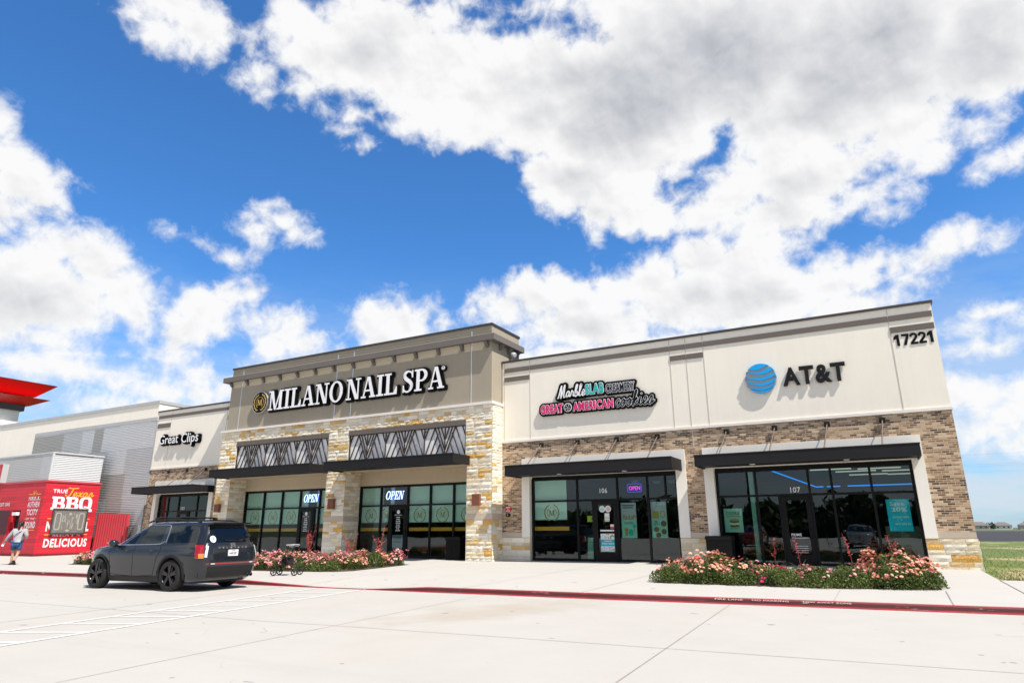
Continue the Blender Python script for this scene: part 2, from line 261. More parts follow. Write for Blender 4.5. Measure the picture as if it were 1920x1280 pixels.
def concrete(name, col, stain=0.10):
    m, t, b = new_mat(name)
    pos = t.n('ShaderNodeNewGeometry').outputs['Position']
    a = t.noise(pos, 0.16, 5, 0.6); bb = t.noise(pos, 1.3, 6, 0.62); f = t.noise(pos, 45, 4, 0.65); sp = t.noise(t.v('MULTIPLY', pos, (1, 1.6, 1)), 2.6, 2, 0.5)
    k = t.m('ADD', t.m('MULTIPLY', t.m('SUBTRACT', a, 0.5), stain * 1.2), t.m('ADD', t.m('MULTIPLY', t.m('SUBTRACT', bb, 0.5), stain), t.m('MULTIPLY', t.m('SUBTRACT', f, 0.5), 0.10)))
    k = t.m('SUBTRACT', k, t.m('MULTIPLY', t.step(sp, 0.742, 0.758), 0.45))
    rust = t.step(t.noise(t.v('MULTIPLY', pos, (1, 0.45, 1)), 0.42, 5, 0.6), 0.55, 0.75)
    cc_ = t.mix(t.m('MULTIPLY', rust, 0.35), col, (col[0] * 0.93, col[1] * 0.87, col[2] * 0.78))
    # a brown run-off stain below the kerb outlet, and tyre tracks along the lane
    sx = t.n('ShaderNodeSeparateXYZ'); t.put(sx.inputs[0], pos)
    ex = t.m('DIVIDE', t.m('ADD', sx.outputs[0], t.m('MULTIPLY_ADD', sx.outputs[1], -0.35, 1.9)), 1.3); ey = t.m('DIVIDE', t.m('ADD', sx.outputs[1], 13.2), 3.4)
    bl = t.m('ADD', t.m('SQRT', t.m('ADD', t.m('MULTIPLY', ex, ex), t.m('MULTIPLY', ey, ey))), t.m('MULTIPLY', t.m('SUBTRACT', bb, 0.5), 1.6))
    cc_ = t.mix(t.m('MULTIPLY', t.step(bl, 1.0, 0.1), 0.42), cc_, (col[0] * 0.80, col[1] * 0.68, col[2] * 0.55))
    tr_ = t.step(t.noise(t.v('MULTIPLY', pos, (0.05, 1.5, 1)), 1.0, 4, 0.6), 0.55, 0.72)
    k = t.m('SUBTRACT', k, t.m('MULTIPLY', tr_, 0.05))
    ck_ = t.n('ShaderNodeTexVoronoi', feature='DISTANCE_TO_EDGE'); ck_.inputs['Scale'].default_value = 0.16; t.put(ck_.inputs['Vector'], t.v('ADD', pos, t.v('MULTIPLY', t.noise(pos, 0.9, 5, 0.6, out='Color'), (0.9, 0.9, 0))))
    k = t.m('SUBTRACT', k, t.m('MULTIPLY', t.m('MULTIPLY', t.step(ck_.outputs['Distance'], 0.0022, 0.0006), t.step(a, 0.52, 0.6)), 0.28))
    sc = t.v('SCALE', cc_); t.put(sc.node.inputs['Scale'], t.m('ADD', k, 1.0)); t.put(b.inputs['Base Color'], sc)
    b.inputs['Roughness'].default_value = 0.88; b.inputs['Specular IOR Level'].default_value = 0.25
    bn = t.n('ShaderNodeBump'); bn.inputs['Strength'].default_value = 0.25; bn.inputs['Distance'].default_value = 0.006
    t.put(bn.inputs['Height'], t.noise(pos, 70, 4, 0.7)); t.put(b.inputs['Normal'], bn.outputs[0])
    return m
M['lot'] = concrete('lot_concrete', (0.447, 0.426, 0.390), 0.10)
M['walk'] = concrete('walk_concrete', (0.465, 0.443, 0.408), 0.08)
M['joint'] = plain('joint_dark', (0.27, 0.25, 0.225), 0.9, var=0.4, scale=2)
M['paint'] = plain('road_paint_white', (0.66, 0.65, 0.63), 0.8, var=0.22, scale=5)
M['worn_white'] = plain('worn_white_paint', (0.58, 0.42, 0.40), 0.8, var=0.4, scale=9)
def curbmat():
    m, t, b = new_mat('red_curb_paint')
    g = t.n('ShaderNodeNewGeometry'); pos = g.outputs['Position']
    at = t.n('ShaderNodeAttribute'); at.attribute_name = 'wear'
    n_ = t.noise(t.v('MULTIPLY', pos, (0.8, 0.8, 9)), 1.6, 6, 0.65); n2_ = t.noise(t.v('MULTIPLY', pos, (0.25, 0.25, 3)), 6, 5, 0.7); n3 = t.noise(t.v('MULTIPLY', pos, (1, 3, 6)), 3.0, 6, 0.75)
    col = t.mix(t.step(n3, 0.35, 0.7), (0.36, 0.02, 0.03), (0.50, 0.05, 0.065))
    dirt = t.m('MULTIPLY', at.outputs['Fac'], t.step(n2_, 0.12, 0.46))
    col = t.mix(t.m('MULTIPLY', dirt, 0.95), col, (0.045, 0.012, 0.012))
    col = t.mix(t.step(n_, 0.64, 0.70), col, (0.60, 0.50, 0.45))
    t.put(b.inputs['Base Color'], col); b.inputs['Roughness'].default_value = 0.7
    return m
M['curb'] = curbmat()
def cladmat():
    m, t, b = new_mat('red_board_cladding')
    pos = t.n('ShaderNodeNewGeometry').outputs['Position']
    s = t.n('ShaderNodeSeparateXYZ'); t.put(s.inputs[0], pos)
    c = t.n('ShaderNodeCombineXYZ'); t.put(c.inputs[0], t.m('ADD', s.outputs[0], s.outputs[1])); t.put(c.inputs[1], s.outputs[2])
    bt = t.n('ShaderNodeTexBrick'); bt.offset = 0.37; t.put(bt.inputs['Vector'], c.outputs[0])
    bt.inputs['Color1'].default_value = (0.34, 0.008, 0.022, 1); bt.inputs['Color2'].default_value = (0.60, 0.016, 0.035, 1); bt.inputs['Mortar'].default_value = (0.16, 0.01, 0.015, 1)
    bt.inputs['Scale'].default_value = 1.0; bt.inputs['Mortar Size'].default_value = 0.006; bt.inputs['Brick Width'].default_value = 1.7; bt.inputs['Row Height'].default_value = 0.19; bt.inputs['Bias'].default_value = 0.45
    t.put(b.inputs['Base Color'], bt.outputs[0]); b.inputs['Roughness'].default_value = 0.6
    return m
M['clad'] = cladmat()
M['fence_red'] = plain('red_fence_metal', (0.50, 0.05, 0.065), 0.5, 0.0, 0.08, 1.5)
M['bbqred'] = plain('sign_red', (0.42, 0.012, 0.03), 0.45)
M['bbqyellow'] = plain('lettering_yellow', (0.85, 0.42, 0.02), 0.6, var=0.04)
M['roofred'] = plain('bright_red_roof', (0.72, 0.012, 0.012), 0.35, 0.0, 0.04)
M['roofwhite'] = stucco('pale_wall', (0.80, 0.76, 0.72), 0.04)

# ------------------------------------------------------------------ helpers: meshes
WLOC = {}
class MB:
    def __init__(s): s.v = []; s.f = []; s.mi = []; s.sm = []; s.col = None; s.cur = None
    def colour(s, name): s.col = []; s.cname = name; return s
    def add(s, vs_, fs_, m=0, smooth=False):
        o = len(s.v); s.v.extend([tuple(p) for p in vs_])
        for f in fs_:
            s.f.append(tuple(o + i for i in f)); s.mi.append(m); s.sm.append(smooth)
            if s.col is not None: s.col.append(s.cur)
        return s
    def box(s, x0, x1, y0, y1, z0, z1, m=0):
        a = [(x, y, z) for x in (x0, x1) for y in (y0, y1) for z in (z0, z1)]
        return s.add(a, [(0, 1, 3, 2), (4, 6, 7, 5), (0, 4, 5, 1), (2, 3, 7, 6), (0, 2, 6, 4), (1, 5, 7, 3)], m)
    def quad(s, a, b, c, d, m=0): return s.add([a, b, c, d], [(0, 1, 2, 3)], m)
    def obox(s, c, ax, ay, az_, m=0):
        """box from centre and three half-axis vectors"""
        c, ax, ay, az_ = map(Vector, (c, ax, ay, az_))
        a = [c + ax * i + ay * j + az_ * k for i in (-1, 1) for j in (-1, 1) for k in (-1, 1)]
        return s.add(a, [(0, 1, 3, 2), (4, 6, 7, 5), (0, 4, 5, 1), (2, 3, 7, 6), (0, 2, 6, 4), (1, 5, 7, 3)], m)
    def bar(s, a, b, w, d, up=(0, 0, 1), m=0):
        a, b = Vector(a), Vector(b); t_ = (b - a); L = t_.length; t_.normalize()
        sd = t_.cross(Vector(up)); 
        if sd.length < 1e-4: sd = Vector((1, 0, 0))
        sd.normalize(); n_ = sd.cross(t_)
        return s.obox((a + b) / 2, t_ * L / 2, sd * w / 2, n_ * d / 2, m)
    def tube(s, pts, r, n=8, m=0, caps=True, smooth=True):
        pts = [Vector(p) for p in pts]; rs = r if isinstance(r, (list, tuple)) else [r] * len(pts)
        vs_, fs_ = [], []; prev = None
        for i, p in enumerate(pts):
            t_ = (pts[min(i + 1, len(pts) - 1)] - pts[max(i - 1, 0)]).normalized()
            a = t_.orthogonal().normalized() if prev is None else (prev - t_ * prev.dot(t_)).normalized()
            prev = a; b = t_.cross(a)
            for k in range(n):
                q = 2 * math.pi * k / n; vs_.append(p + (a * math.cos(q) + b * math.sin(q)) * rs[i])
        for i in range(len(pts) - 1):
            for k in range(n): fs_.append((i * n + k, i * n + (k + 1) % n, (i + 1) * n + (k + 1) % n, (i + 1) * n + k))
        s.add(vs_, fs_, m, smooth)
        if caps and n > 2:
            s.add(vs_[:n], [tuple(range(n))[::-1]], m); s.add(vs_[-n:], [tuple(range(n))], m)
        return s
    def lathe(s, c, ax, prof, n=24, m=0, smooth=True, caps=True):
        """profile of (distance along the axis, radius)"""
        c, ax = Vector(c), Vector(ax).normalized(); a = ax.orthogonal().normalized(); b = ax.cross(a)
        vs_ = [c + ax * h + (a * math.cos(2 * math.pi * k / n) + b * math.sin(2 * math.pi * k / n)) * r for h, r in prof for k in range(n)]
        fs_ = [(i * n + k, i * n + (k + 1) % n, (i + 1) * n + (k + 1) % n, (i + 1) * n + k) for i in range(len(prof) - 1) for k in range(n)]
        s.add(vs_, fs_, m, smooth)
        if caps:
            s.add(vs_[:n], [tuple(range(n))[::-1]], m); s.add(vs_[-n:], [tuple(range(n))], m)
        return s
    def poly(s, pts2, fr, d0, d1, m=0):
        """convex 2-D outline on a plane frame, from depth d0 to d1 along its normal"""
        n = len(pts2)
        vs_ = [fr(x, y, d0) for x, y in pts2] + [fr(x, y, d1) for x, y in pts2]
        return s.add(vs_, [tuple(range(n, 2 * n)), tuple(range(n))[::-1]] + [(i, (i + 1) % n, n + (i + 1) % n, n + i) for i in range(n)], m)
    def polys(s, ps, fr, d0, d1, m=0, jit=0.0005):
        for i, p in enumerate(ps): s.poly(p, fr, d0, d1 + jit * (i % 9), m)
        return s
    def build(s, name, mats, parent=None, smooth=None, base=None):
        me = bpy.data.meshes.new(name)
        o = bpy.data.objects.new(name, me); C.objects.link(o)
        w = Vector(WLOC.get(parent.name, (0, 0, 0))) if parent else Vector(base or (0, 0, 0))
        me.from_pydata([(p[0] - w.x, p[1] - w.y, p[2] - w.z) for p in s.v], [], s.f)
        for mt in (mats if isinstance(mats, (list, tuple)) else [mats]): me.materials.append(mt)
        me.polygons.foreach_set('material_index', s.mi)
        me.polygons.foreach_set('use_smooth', [bool(x) if smooth is None else smooth for x in s.sm])
        if s.col is not None:
            at = me.attributes.new(s.cname, 'FLOAT_COLOR', 'FACE')
            at.data.foreach_set('color', [c for q in s.col for c in (*q, 1.0)])
        me.validate(); me.update()
        if parent: o.parent = parent; WLOC[o.name] = tuple(w)
        elif base: o.location = base; WLOC[o.name] = tuple(w)
        return o
def tag(o, label=None, cat=None, group=None, kind=None):
    if label: o['label'] = label
    if cat: o['category'] = cat
    if group: o['group'] = group
    if kind: o['kind'] = kind
    return o
def thing(name, label, cat, loc=(0, 0, 0), group=None):
    o = bpy.data.objects.new(name, None); C.objects.link(o); o.location = loc; o.empty_display_size = 0.2
    WLOC[o.name] = tuple(loc); return tag(o, label, cat, group)
def copy_tree(o, parent=None):
    c = o.copy(); C.objects.link(c); c.parent = parent
    for ch in list(o.children): copy_tree(ch, c)
    return c
def fr_front(x0, z0, y):                                    # a wall facing -y
    return lambda a, b, d: (x0 + a, y - d, z0 + b)
def fr_right(y0, z0, x):                                    # a wall facing +x
    return lambda a, b, d: (x + d, y0 + a, z0 + b)
def spline(pts, k=6):
    out = []
    for i in range(len(pts) - 1):
        p0, p1, p2, p3 = pts[max(i - 1, 0)], pts[i], pts[i + 1], pts[min(i + 2, len(pts) - 1)]
        for j in range(k):
            t_ = j / k
            out.append(tuple(0.5 * (2 * p1[q] + (p2[q] - p0[q]) * t_ + (2 * p0[q] - 5 * p1[q] + 4 * p2[q] - p3[q]) * t_ ** 2 + (3 * p1[q] - p0[q] - 3 * p2[q] + p3[q]) * t_ ** 3) for q in range(len(p1))))
    out.append(tuple(pts[-1])); return out
def hull(pts):
    pts = sorted(set((round(a, 6), round(b, 6)) for a, b in pts))
    if len(pts) < 3: return pts
    def half(ps):
        h = []
        for p in ps:
            while len(h) > 1 and (h[-1][0] - h[-2][0]) * (p[1] - h[-2][1]) - (h[-1][1] - h[-2][1]) * (p[0] - h[-2][0]) <= 0: h.pop()
            h.append(p)
        return h
    a, b = half(pts), half(pts[::-1]); return a[:-1] + b[:-1]
def grow(ps, r, n=8):
    return [hull([(x + r * math.cos(2 * math.pi * (k + 0.5) / n), y + r * math.sin(2 * math.pi * (k + 0.5) / n)) for x, y in p for k in range(n)]) for p in ps]
def ccw(p):
    a = sum(p[i][0] * p[(i + 1) % len(p)][1] - p[(i + 1) % len(p)][0] * p[i][1] for i in range(len(p)))
    return p if a > 0 else p[::-1]
# ---- 2-D lettering: every glyph is a list of convex outlines
def rect(x0, x1, y0, y1): return [(x0, y0), (x1, y0), (x1, y1), (x0, y1)]
def ring(cx, cy, rx, ry, tx, ty, a0=0, a1=360, n=28, e=2.0):
    out = []
    def pt(q, a, b):
        c_, s_ = math.cos(q), math.sin(q)
        return (cx + a * math.copysign(abs(c_) ** (2 / e), c_), cy + b * math.copysign(abs(s_) ** (2 / e), s_))
    for i in range(n):
        q0, q1 = R(a0 + (a1 - a0) * i / n), R(a0 + (a1 - a0) * (i + 1) / n)
        out.append(ccw([pt(q0, rx, ry), pt(q1, rx, ry), pt(q1, rx - tx, ry - ty), pt(q0, rx - tx, ry - ty)]))
    return out
def disc(cx, cy, r, n=20, ry=None): return [(cx + r * math.cos(2 * math.pi * k / n), cy + (ry or r) * math.sin(2 * math.pi * k / n)) for k in range(n)]
def ribbon(pts, w, k=6, caps=True):
    pts = spline([(*p, w) if len(p) == 2 else p for p in pts], k); out = []
    for a, b in zip(pts, pts[1:]):
        dx, dy = b[0] - a[0], b[1] - a[1]; L = math.hypot(dx, dy)
        if L < 1e-6: continue
        nx, ny = -dy / L, dx / L
        out.append(ccw([(a[0] + nx * a[2] / 2, a[1] + ny * a[2] / 2), (a[0] - nx * a[2] / 2, a[1] - ny * a[2] / 2), (b[0] - nx * b[2] / 2, b[1] - ny * b[2] / 2), (b[0] + nx * b[2] / 2, b[1] + ny * b[2] / 2)]))
    if caps:
        for p in pts[::2] + [pts[-1]]: out.append(disc(p[0], p[1], p[2] / 2, 8))
    return out
P2 = lambda *a: ccw(list(a))
def digits(s, x, y, w, h):
    D1 = {'1': [rect(.27, .52, 0, 1), P2((.27, 1), (.36, 1), (.36, .68), (.04, .58), (.04, .78))], '7': [rect(.03, .65, .80, 1), P2((.42, .82), (.65, .82), (.38, 0), (.12, 0))],
          '2': ribbon([(.08, .70), (.16, .88), (.34, .91), (.52, .84), (.54, .66), (.42, .46), (.22, .26), (.10, .10)], .205, 5, False) + [rect(.03, .65, 0, .195)]}
    k = w / (.70 * len(s)); return [put2(D1[c], x + i * .70 * k, y, k, h) for i, c in enumerate(s)]
SLAB = {
 'I': (0.47, [rect(.13, .34, .05, .95), rect(0, .47, 0, .085), rect(0, .47, .915, 1)]),
 'L': (0.84, [rect(.12, .33, .05, .95), rect(0, .45, .915, 1), rect(0, .84, 0, .085), P2((.60, .06), (.84, .06), (.84, .36), (.79, .36))]),
 'A': (1.0, [P2((.39, 1), (.58, 1), (.92, .04), (.70, .04)), P2((.39, 1), (.47, .97), (.20, .04), (.11, .04)), rect(.24, .72, .30, .38), rect(0, .33, 0, .08), rect(.58, 1.0, 0, .08)]),
 'N': (1.02, [rect(.13, .225, .04, .96), rect(.79, .885, .0, .96), P2((.13, 1), (.36, 1), (.885, 0), (.66, 0)), rect(0, .30, .92, 1), rect(0, .36, 0, .08), rect(.66, 1.02, .92, 1)]),
 'M': (1.24, [rect(.14, .235, .04, .96), rect(.88, 1.09, .04, .96), P2((.12, 1), (.36, 1), (.67, 0), (.53, 0)), P2((.88, 1), (.98, 1), (.64, 0), (.55, 0)), rect(0, .30, .92, 1), rect(.93, 1.24, .92, 1), rect(0, .37, 0, .08), rect(.74, 1.24, 0, .08)]),
 'O': (0.98, ring(.49, .5, .49, .525, .21, .085)),
 'S': (0.72, ribbon([(.63, .70, .07), (.58, .88, .08), (.38, .965, .085), (.18, .90, .15), (.12, .76, .19), (.24, .61, .19), (.44, .50, .19), (.58, .36, .19), (.58, .20, .17), (.44, .05, .09), (.26, .03, .08), (.10, .12, .08), (.06, .30, .07)], .1, 5, False) + [rect(.60, .68, .66, 1.0), rect(.02, .10, 0, .34)]),
 'P': (0.82, [rect(.12, .33, .05, .95), rect(0, .47, 0, .085), rect(0, .44, .915, 1), rect(.30, .46, .42, .505)] + ring(.44, .71, .38, .29, .20, .085, -90, 90, 16)),
 'E': (0.82, [rect(.12, .33, .05, .95), rect(0, .78, .915, 1), rect(0, .82, 0, .085), rect(.3, .56, .46, .54), rect(.52, .60, .34, .66), P2((.60, .94), (.78, .94), (.78, .68), (.73, .68)), P2((.60, .06), (.82, .06), (.82, .34), (.77, .34))]),
 'B': (1.0, [rect(.10, .42, .05, .95), rect(0, .62, 0, .17), rect(0, .60, .83, 1), rect(.3, .62, .43, .58)] + ring(.56, .735, .36, .265, .26, .14, -90, 90, 12, 3.0) + ring(.58, .27, .42, .27, .28, .14, -90, 90, 12, 3.0)),
 'Q': (1.05, ring(.5, .52, .5, .50, .28, .14, 0, 360, 28, 3.2) + [rect(.40, .62, .20, .32), P2((.55, .30), (.80, -.12), (1.08, -.12), (1.08, .06), (.78, .22))]),
 'T': (0.86, [rect(.32, .54, .05, .95), rect(.16, .70, 0, .085), rect(0, .86, .915, 1), P2((0, .94), (.2, .94), (.05, .68), (0, .68)), P2((.66, .94), (.86, .94), (.86, .68), (.81, .68))]),
}
def put2(ps, x, y, sx, sy, sh=0.0): return [ccw([(x + sx * a + sh * b * sy, y + sy * b) for a, b in p]) for p in ps]
def slab(s, x, y, w, h, gap=0.06, space=0.42, sh=0.0):
    """the word fitted to width w and cap height h; one list of outlines per letter"""
    tot = sum(space if c == ' ' else SLAB[c][0] + gap for c in s) - gap
    k = w / tot; out = []; u = 0
    for c in s:
        if c == ' ': u += space; continue
        out.append(put2(SLAB[c][1], x + u * k, y, k, h, sh)); u += SLAB[c][0] + gap
    return out
SCRIPT = {
 'a': (.5, [[(.36, .43), (.22, .5), (.05, .3), (.1, .04), (.26, .1), (.37, .44), (.36, .1), (.5, .06)]]),
 'r': (.42, [[(0, .06), (.12, .52), (.16, .42), (.31, .42), (.30, .12), (.42, .06)]]),
 'b': (.44, [[(0, .06), (.25, .8), (.19, 1), (.1, .8), (.08, .12), (.22, .02), (.36, .2), (.29, .42), (.22, .3), (.44, .3)]]),
 'l': (.34, [[(0, .1), (.25, .8), (.18, 1), (.1, .8), (.11, .12), (.22, .03), (.34, .1)]]),
 'e': (.42, [[(0, .1), (.26, .3), (.28, .45), (.15, .5), (.06, .28), (.13, .04), (.28, .06), (.42, .2)]]),
 'M': (.86, [[(0, 0), (.08, .1), (.24, .92), (.30, .92), (.32, .08), (.37, .08), (.58, .95), (.65, .95), (.63, .12), (.72, .02), (.86, .12)]]),
 'c': (.42, [[(.3, .4), (.2, .5), (.05, .28), (.12, .04), (.28, .06), (.42, .2)]]),
 'o': (.48, [[(.22, .5), (.04, .28), (.14, .03), (.32, .15), (.29, .42), (.18, .46), (.30, .36), (.48, .42)]]),
 'k': (.46, [[(0, .1), (.22, .8), (.17, 1), (.1, .8), (.07, 0), (.1, .3), (.3, .5), (.3, .38), (.14, .28), (.3, .08), (.46, .1)]]),
 'i': (.36, [[(0, .1), (.12, .5), (.12, .12), (.22, .04), (.36, .18)], [(.15, .72), (.16, .73)]]),
 's': (.46, [[(0, .06), (.22, .54), (.30, .25), (.18, .02), (.03, .07)], [(.24, .06), (.46, .22)]]),
 'T': (.62, [[(.02, .80), (.14, .98), (.42, .93), (.95, 1.0)], [(.55, .95), (.40, .3), (.25, .04), (.06, .06), (-.02, .2)]]),
 'x': (.46, [[(.02, .45), (.14, .46), (.26, .06), (.44, .12)], [(.38, .5), (.08, .03)]]),
 'W': (.8, [[(0, .9), (.12, .95), (.14, .05), (.2, .05), (.4, .8), (.42, .05), (.48, .05), (.72, .98)]]),
}
def script(s, x, y, w, h, wt_=0.09, sh=0.12):
    tot = sum(SCRIPT[c][0] for c in s); k = w / tot; out = []; u = 0
    for c in s:
        q = []
        for st in SCRIPT[c][1]: q += ribbon([(x + (u + a) * k + sh * b * h, y + b * h) for a, b in st], wt_ * h, 5)
        out.append(q); u += SCRIPT[c][0]
    return out
_tc = {}
def text2d(s, bold=0.0):
    """built-in font as triangles, one list per letter, unit cap height"""
    if (s, bold) in _tc: return _tc[(s, bold)]
    cu = bpy.data.curves.new('t', 'FONT'); cu.body = s; cu.resolution_u = 3; cu.fill_mode = 'FRONT'; cu.offset = bold
    cu.space_character = 1.0 + bold * 4
    ob = bpy.data.objects.new('t', cu); C.objects.link(ob)
    dg_ = bpy.context.evaluated_depsgraph_get(); me = bpy.data.meshes.new_from_object(ob.evaluated_get(dg_)); me.calc_loop_triangles()
    vs_ = [(v.co.x, v.co.y) for v in me.vertices]; par = list(range(len(vs_)))
    def find(i):
        while par[i] != i: par[i] = par[par[i]]; i = par[i]
        return i
    tr = [tuple(t_.vertices) for t_ in me.loop_triangles]
    for t_ in tr:
        a = find(t_[0])
        for j in t_[1:]: par[find(j)] = a
    isl = {}
    for t_ in tr: isl.setdefault(find(t_[0]), []).append(ccw([vs_[i] for i in t_]))
    grp = []
    for ts in sorted(isl.values(), key=lambda q: min(p[0] for t_ in q for p in t_)):
        a = min(p[0] for t_ in ts for p in t_); b = max(p[0] for t_ in ts for p in t_)
        if grp and min(b, grp[-1][1]) - max(a, grp[-1][0]) > 0.5 * min(b - a, grp[-1][1] - grp[-1][0]):
            grp[-1][2].extend(ts); grp[-1][1] = max(b, grp[-1][1])
        else: grp.append([a, b, list(ts)])
    bpy.data.objects.remove(ob); bpy.data.curves.remove(cu); bpy.data.meshes.remove(me)
    _tc[(s, bold)] = [g_[2] for g_ in grp]; return _tc[(s, bold)]
def text(s, x, y, w, h, bold=0.02, sh=0.0):
    """built-in font fitted to a box; one list of triangles per letter"""
    L = text2d(s, bold); al = [p for l in L for t_ in l for p in t_]
    x0 = min(p[0] for p in al); x1 = max(p[0] for p in al); y0 = min(p[1] for p in al); y1 = max(p[1] for p in al)
    sx = w / (x1 - x0); sy = h / (y1 - y0)
    return [put2(l, x - x0 * sx, y - y0 * sy, sx, sy, sh) for l in L]
def flat(L): return [p for l in L for p in l]
def mono(mb, ps, fr, d, m=0):
    """flat lettering: faces only, laid a hair apart"""
    for i, p in enumerate(ps): mb.add([fr(a, b, d + 0.0004 * (i % 7)) for a, b in p], [tuple(range(len(p)))], m)
    return mb
def part(name, mats, parent, **k):
    pass
# ------------------------------------------------------------------ ground
def gx(x): return -0.004 * min(52.0, max(0.0, -x - 8))
def zlot(x): return -0.25 + gx(x)
CURB = [(-150, -11.3), (-60, -11.3), (-29.1, -11.2), (-24.5, -10.98), (-15.9, -10.9), (-13.6, -10.83), (-11.7, -10.75), (-9.95, -10.73), (-7.57, -10.60), (-5.33, -10.43), (-2.16, -10.07), (0.83, -9.76), (1.92, -9.63), (8, -9.2), (60, -6)]
def ycurb(x):
    for (a, p), (b, q) in zip(CURB, CURB[1:]):
        if a <= x <= b: return p + (q - p) * (x - a) / (b - a)
def hcurb(x):                                               # kerb height: it drops to the ramp beside the hatched bay
    if -13.4 < x < -11.8: return 0.006
    if -16.3 < x <= -13.4: return 0.006 + 0.104 * (-13.4 - x) / 2.9
    if -11.8 <= x < -9.9: return 0.006 + 0.104 * (x + 11.8) / 1.9
    return 0.11
def zwalk(x, y):
    t_ = max(0.0, min(1.0, y / ycurb(x)))
    full = gx(x) - 0.14 * t_
    k = max(0.0, (t_ - 0.80) / 0.20)
    return full + (hcurb(x) - 0.11) * k
g = MB(); g.box(-2500, 2500, -600, 5000, -1.2, -0.56); tag(g.build('ground', plain('far_field', (0.085, 0.105, 0.04), 0.95, var=0.35, scale=0.02)), kind='structure')
lot = MB(); xs = [-150, -60, -8, 60]
for a, b in zip(xs, xs[1:]): lot.quad((a, -90, zlot(a)), (b, -90, zlot(b)), (b, -5, zlot(b)), (a, -5, zlot(a)))
tag(lot.build('parking_lot', M['lot']), kind='structure')
wk = MB(); xs = sorted(set([p[0] for p in CURB[:-2]] + [-45, -38, -34, -20, -18, -16.3, -15.1, -13.4, -12.6, -11.8, -10.9, -9.9, -8, -6.5, -4, 0.9]))
xs = [x for x in xs if x <= 2.36] + [2.36]
ts = [0, .2, .4, .6, .8, .87, .93, 1.0]
INS = 0.16
for a, b in zip(xs, xs[1:]):
    for p, q in zip(ts, ts[1:]):
        pt = lambda x, t_: (x, (ycurb(x) + INS) * t_ + 0.35 * (1 - t_), zwalk(x, ycurb(x) * t_))
        wk.quad(pt(a, q), pt(b, q), pt(b, p), pt(a, p))
for a, b in ((2.36, 5), (5, 8), (8, 14)):                   # the walk beyond the corner, in front of the grass
    for (p, q) in ((0, .5), (.5, 1)):
        f = lambda x, t_: (x, -3.68 + (ycurb(x) + INS + 3.68) * t_, zwalk(x, -3.68 + (ycurb(x) + 3.68) * t_))
        wk.quad(f(a, q), f(b, q), f(b, p), f(a, p))
tag(wk.build('pavement', M['walk']), kind='structure')
kb = MB().colour('wear'); xs2 = []
for (a, b) in zip(CURB, CURB[1:]):
    if a[0] < -60 or a[0] > 30: continue
    k = max(1, int((b[0] - a[0]) / 0.35)); xs2 += [a[0] + (b[0] - a[0]) * i / k for i in range(k)]
for a, b in zip(xs2, xs2[1:]):
    def pr(x):
        h = hcurb(x); y = ycurb(x); zt = zlot(x) + h
        return [(x, y - 0.005, zlot(x) - 0.02), (x, y + 0.006, zlot(x) + h * 0.28), (x, y + 0.012, zlot(x) + h * 0.55), (x, y + 0.02, zt - 0.018 * h / .11), (x, y + 0.035, zt + 0.003), (x, y + INS + 0.004, zt + 0.004)]
    A, B = pr(a), pr(b)
    for i, wv in enumerate((0.15, 0.95, 1.0, 0.75, 0.12)):
        kb.cur = (wv,) * 3; kb.quad(A[i], B[i], B[i + 1], A[i + 1])
tag(kb.build('curb', M['curb']), kind='structure')
kl = MB()
for s_, xa, xb in (('FIRE LANE', -3.15, -2.62), ('NO PARKING', -2.45, -1.78), ('TOW AWAY ZONE', -1.55, -0.70)):
    for p in flat(text(s_, xa, 0.0, xb - xa, 0.028, 0.02)): kl.add([(x_, ycurb(x_) + 0.004 + (z_ * 0.3), zlot(x_) + 0.080 + z_) for x_, z_ in p], [tuple(range(len(p)))])
tag(kl.build('curb_lettering', M['worn_white']), kind='structure')
# saw joints and painted hatching
jt = MB()
def strip(mb, a, b, w, dz, zf):
    a, b = Vector((*a, 0)), Vector((*b, 0)); n_ = (b - a).normalized(); s_ = Vector((-n_.y, n_.x, 0)) * w / 2
    k = max(1, int((b - a).length / 2))
    for i in range(k):
        p, q = a.lerp(b, i / k), a.lerp(b, (i + 1) / k); c = [p - s_, q - s_, q + s_, p + s_]
        mb.quad(*[(v.x, v.y, zf(v.x, v.y) + dz) for v in c])
zl = lambda x, y: zlot(x)
strip(jt, (-2.85, -10.25), (-2.2, -24), 0.014, 0.004, zl); strip(jt, (-40, -16.9), (-9.4, -16.16), 0.012, 0.004, zl); strip(jt, (-9.4, -16.16), (-4.7, -15.75), 0.012, 0.004, zl); strip(jt, (-4.7, -15.75), (14, -14.3), 0.012, 0.004, zl)
strip(jt, (-8.25, -10.75), (-7.1, -24), 0.010, 0.004, zl); strip(jt, (-14.5, -11.0), (-12.9, -20), 0.016, 0.004, zl); strip(jt, (3.6, -9.6), (4.2, -24), 0.012, 0.004, zl)
for x in (-1.0, -6.0, -9.0, -14.0, -20.0, -25.0, -30.0): strip(jt, (x, ycurb(x) + 0.2), (x, -0.4 if x > -13.8 else -1.2), 0.012, 0.005, lambda a, b: zwalk(a, b))
strip(jt, (0.93, -9.6), (1.0, -7.0), 0.02, 0.005, lambda a, b: zwalk(a, b)); strip(jt, (2.36, -9.4), (2.36, -3.7), 0.02, 0.006, lambda a, b: zwalk(a, b))
tag(jt.build('pavement_joint', M['joint']), kind='structure')
hp = MB()
A0, A1, B0, B1 = Vector((-13.27, -10.95)), Vector((-11.78, -19.6)), Vector((-11.85, -10.85)), Vector((-10.38, -19.9))
strip(hp, A0, A1, 0.10, 0.006, zl); strip(hp, B0, B1, 0.10, 0.006, zl)
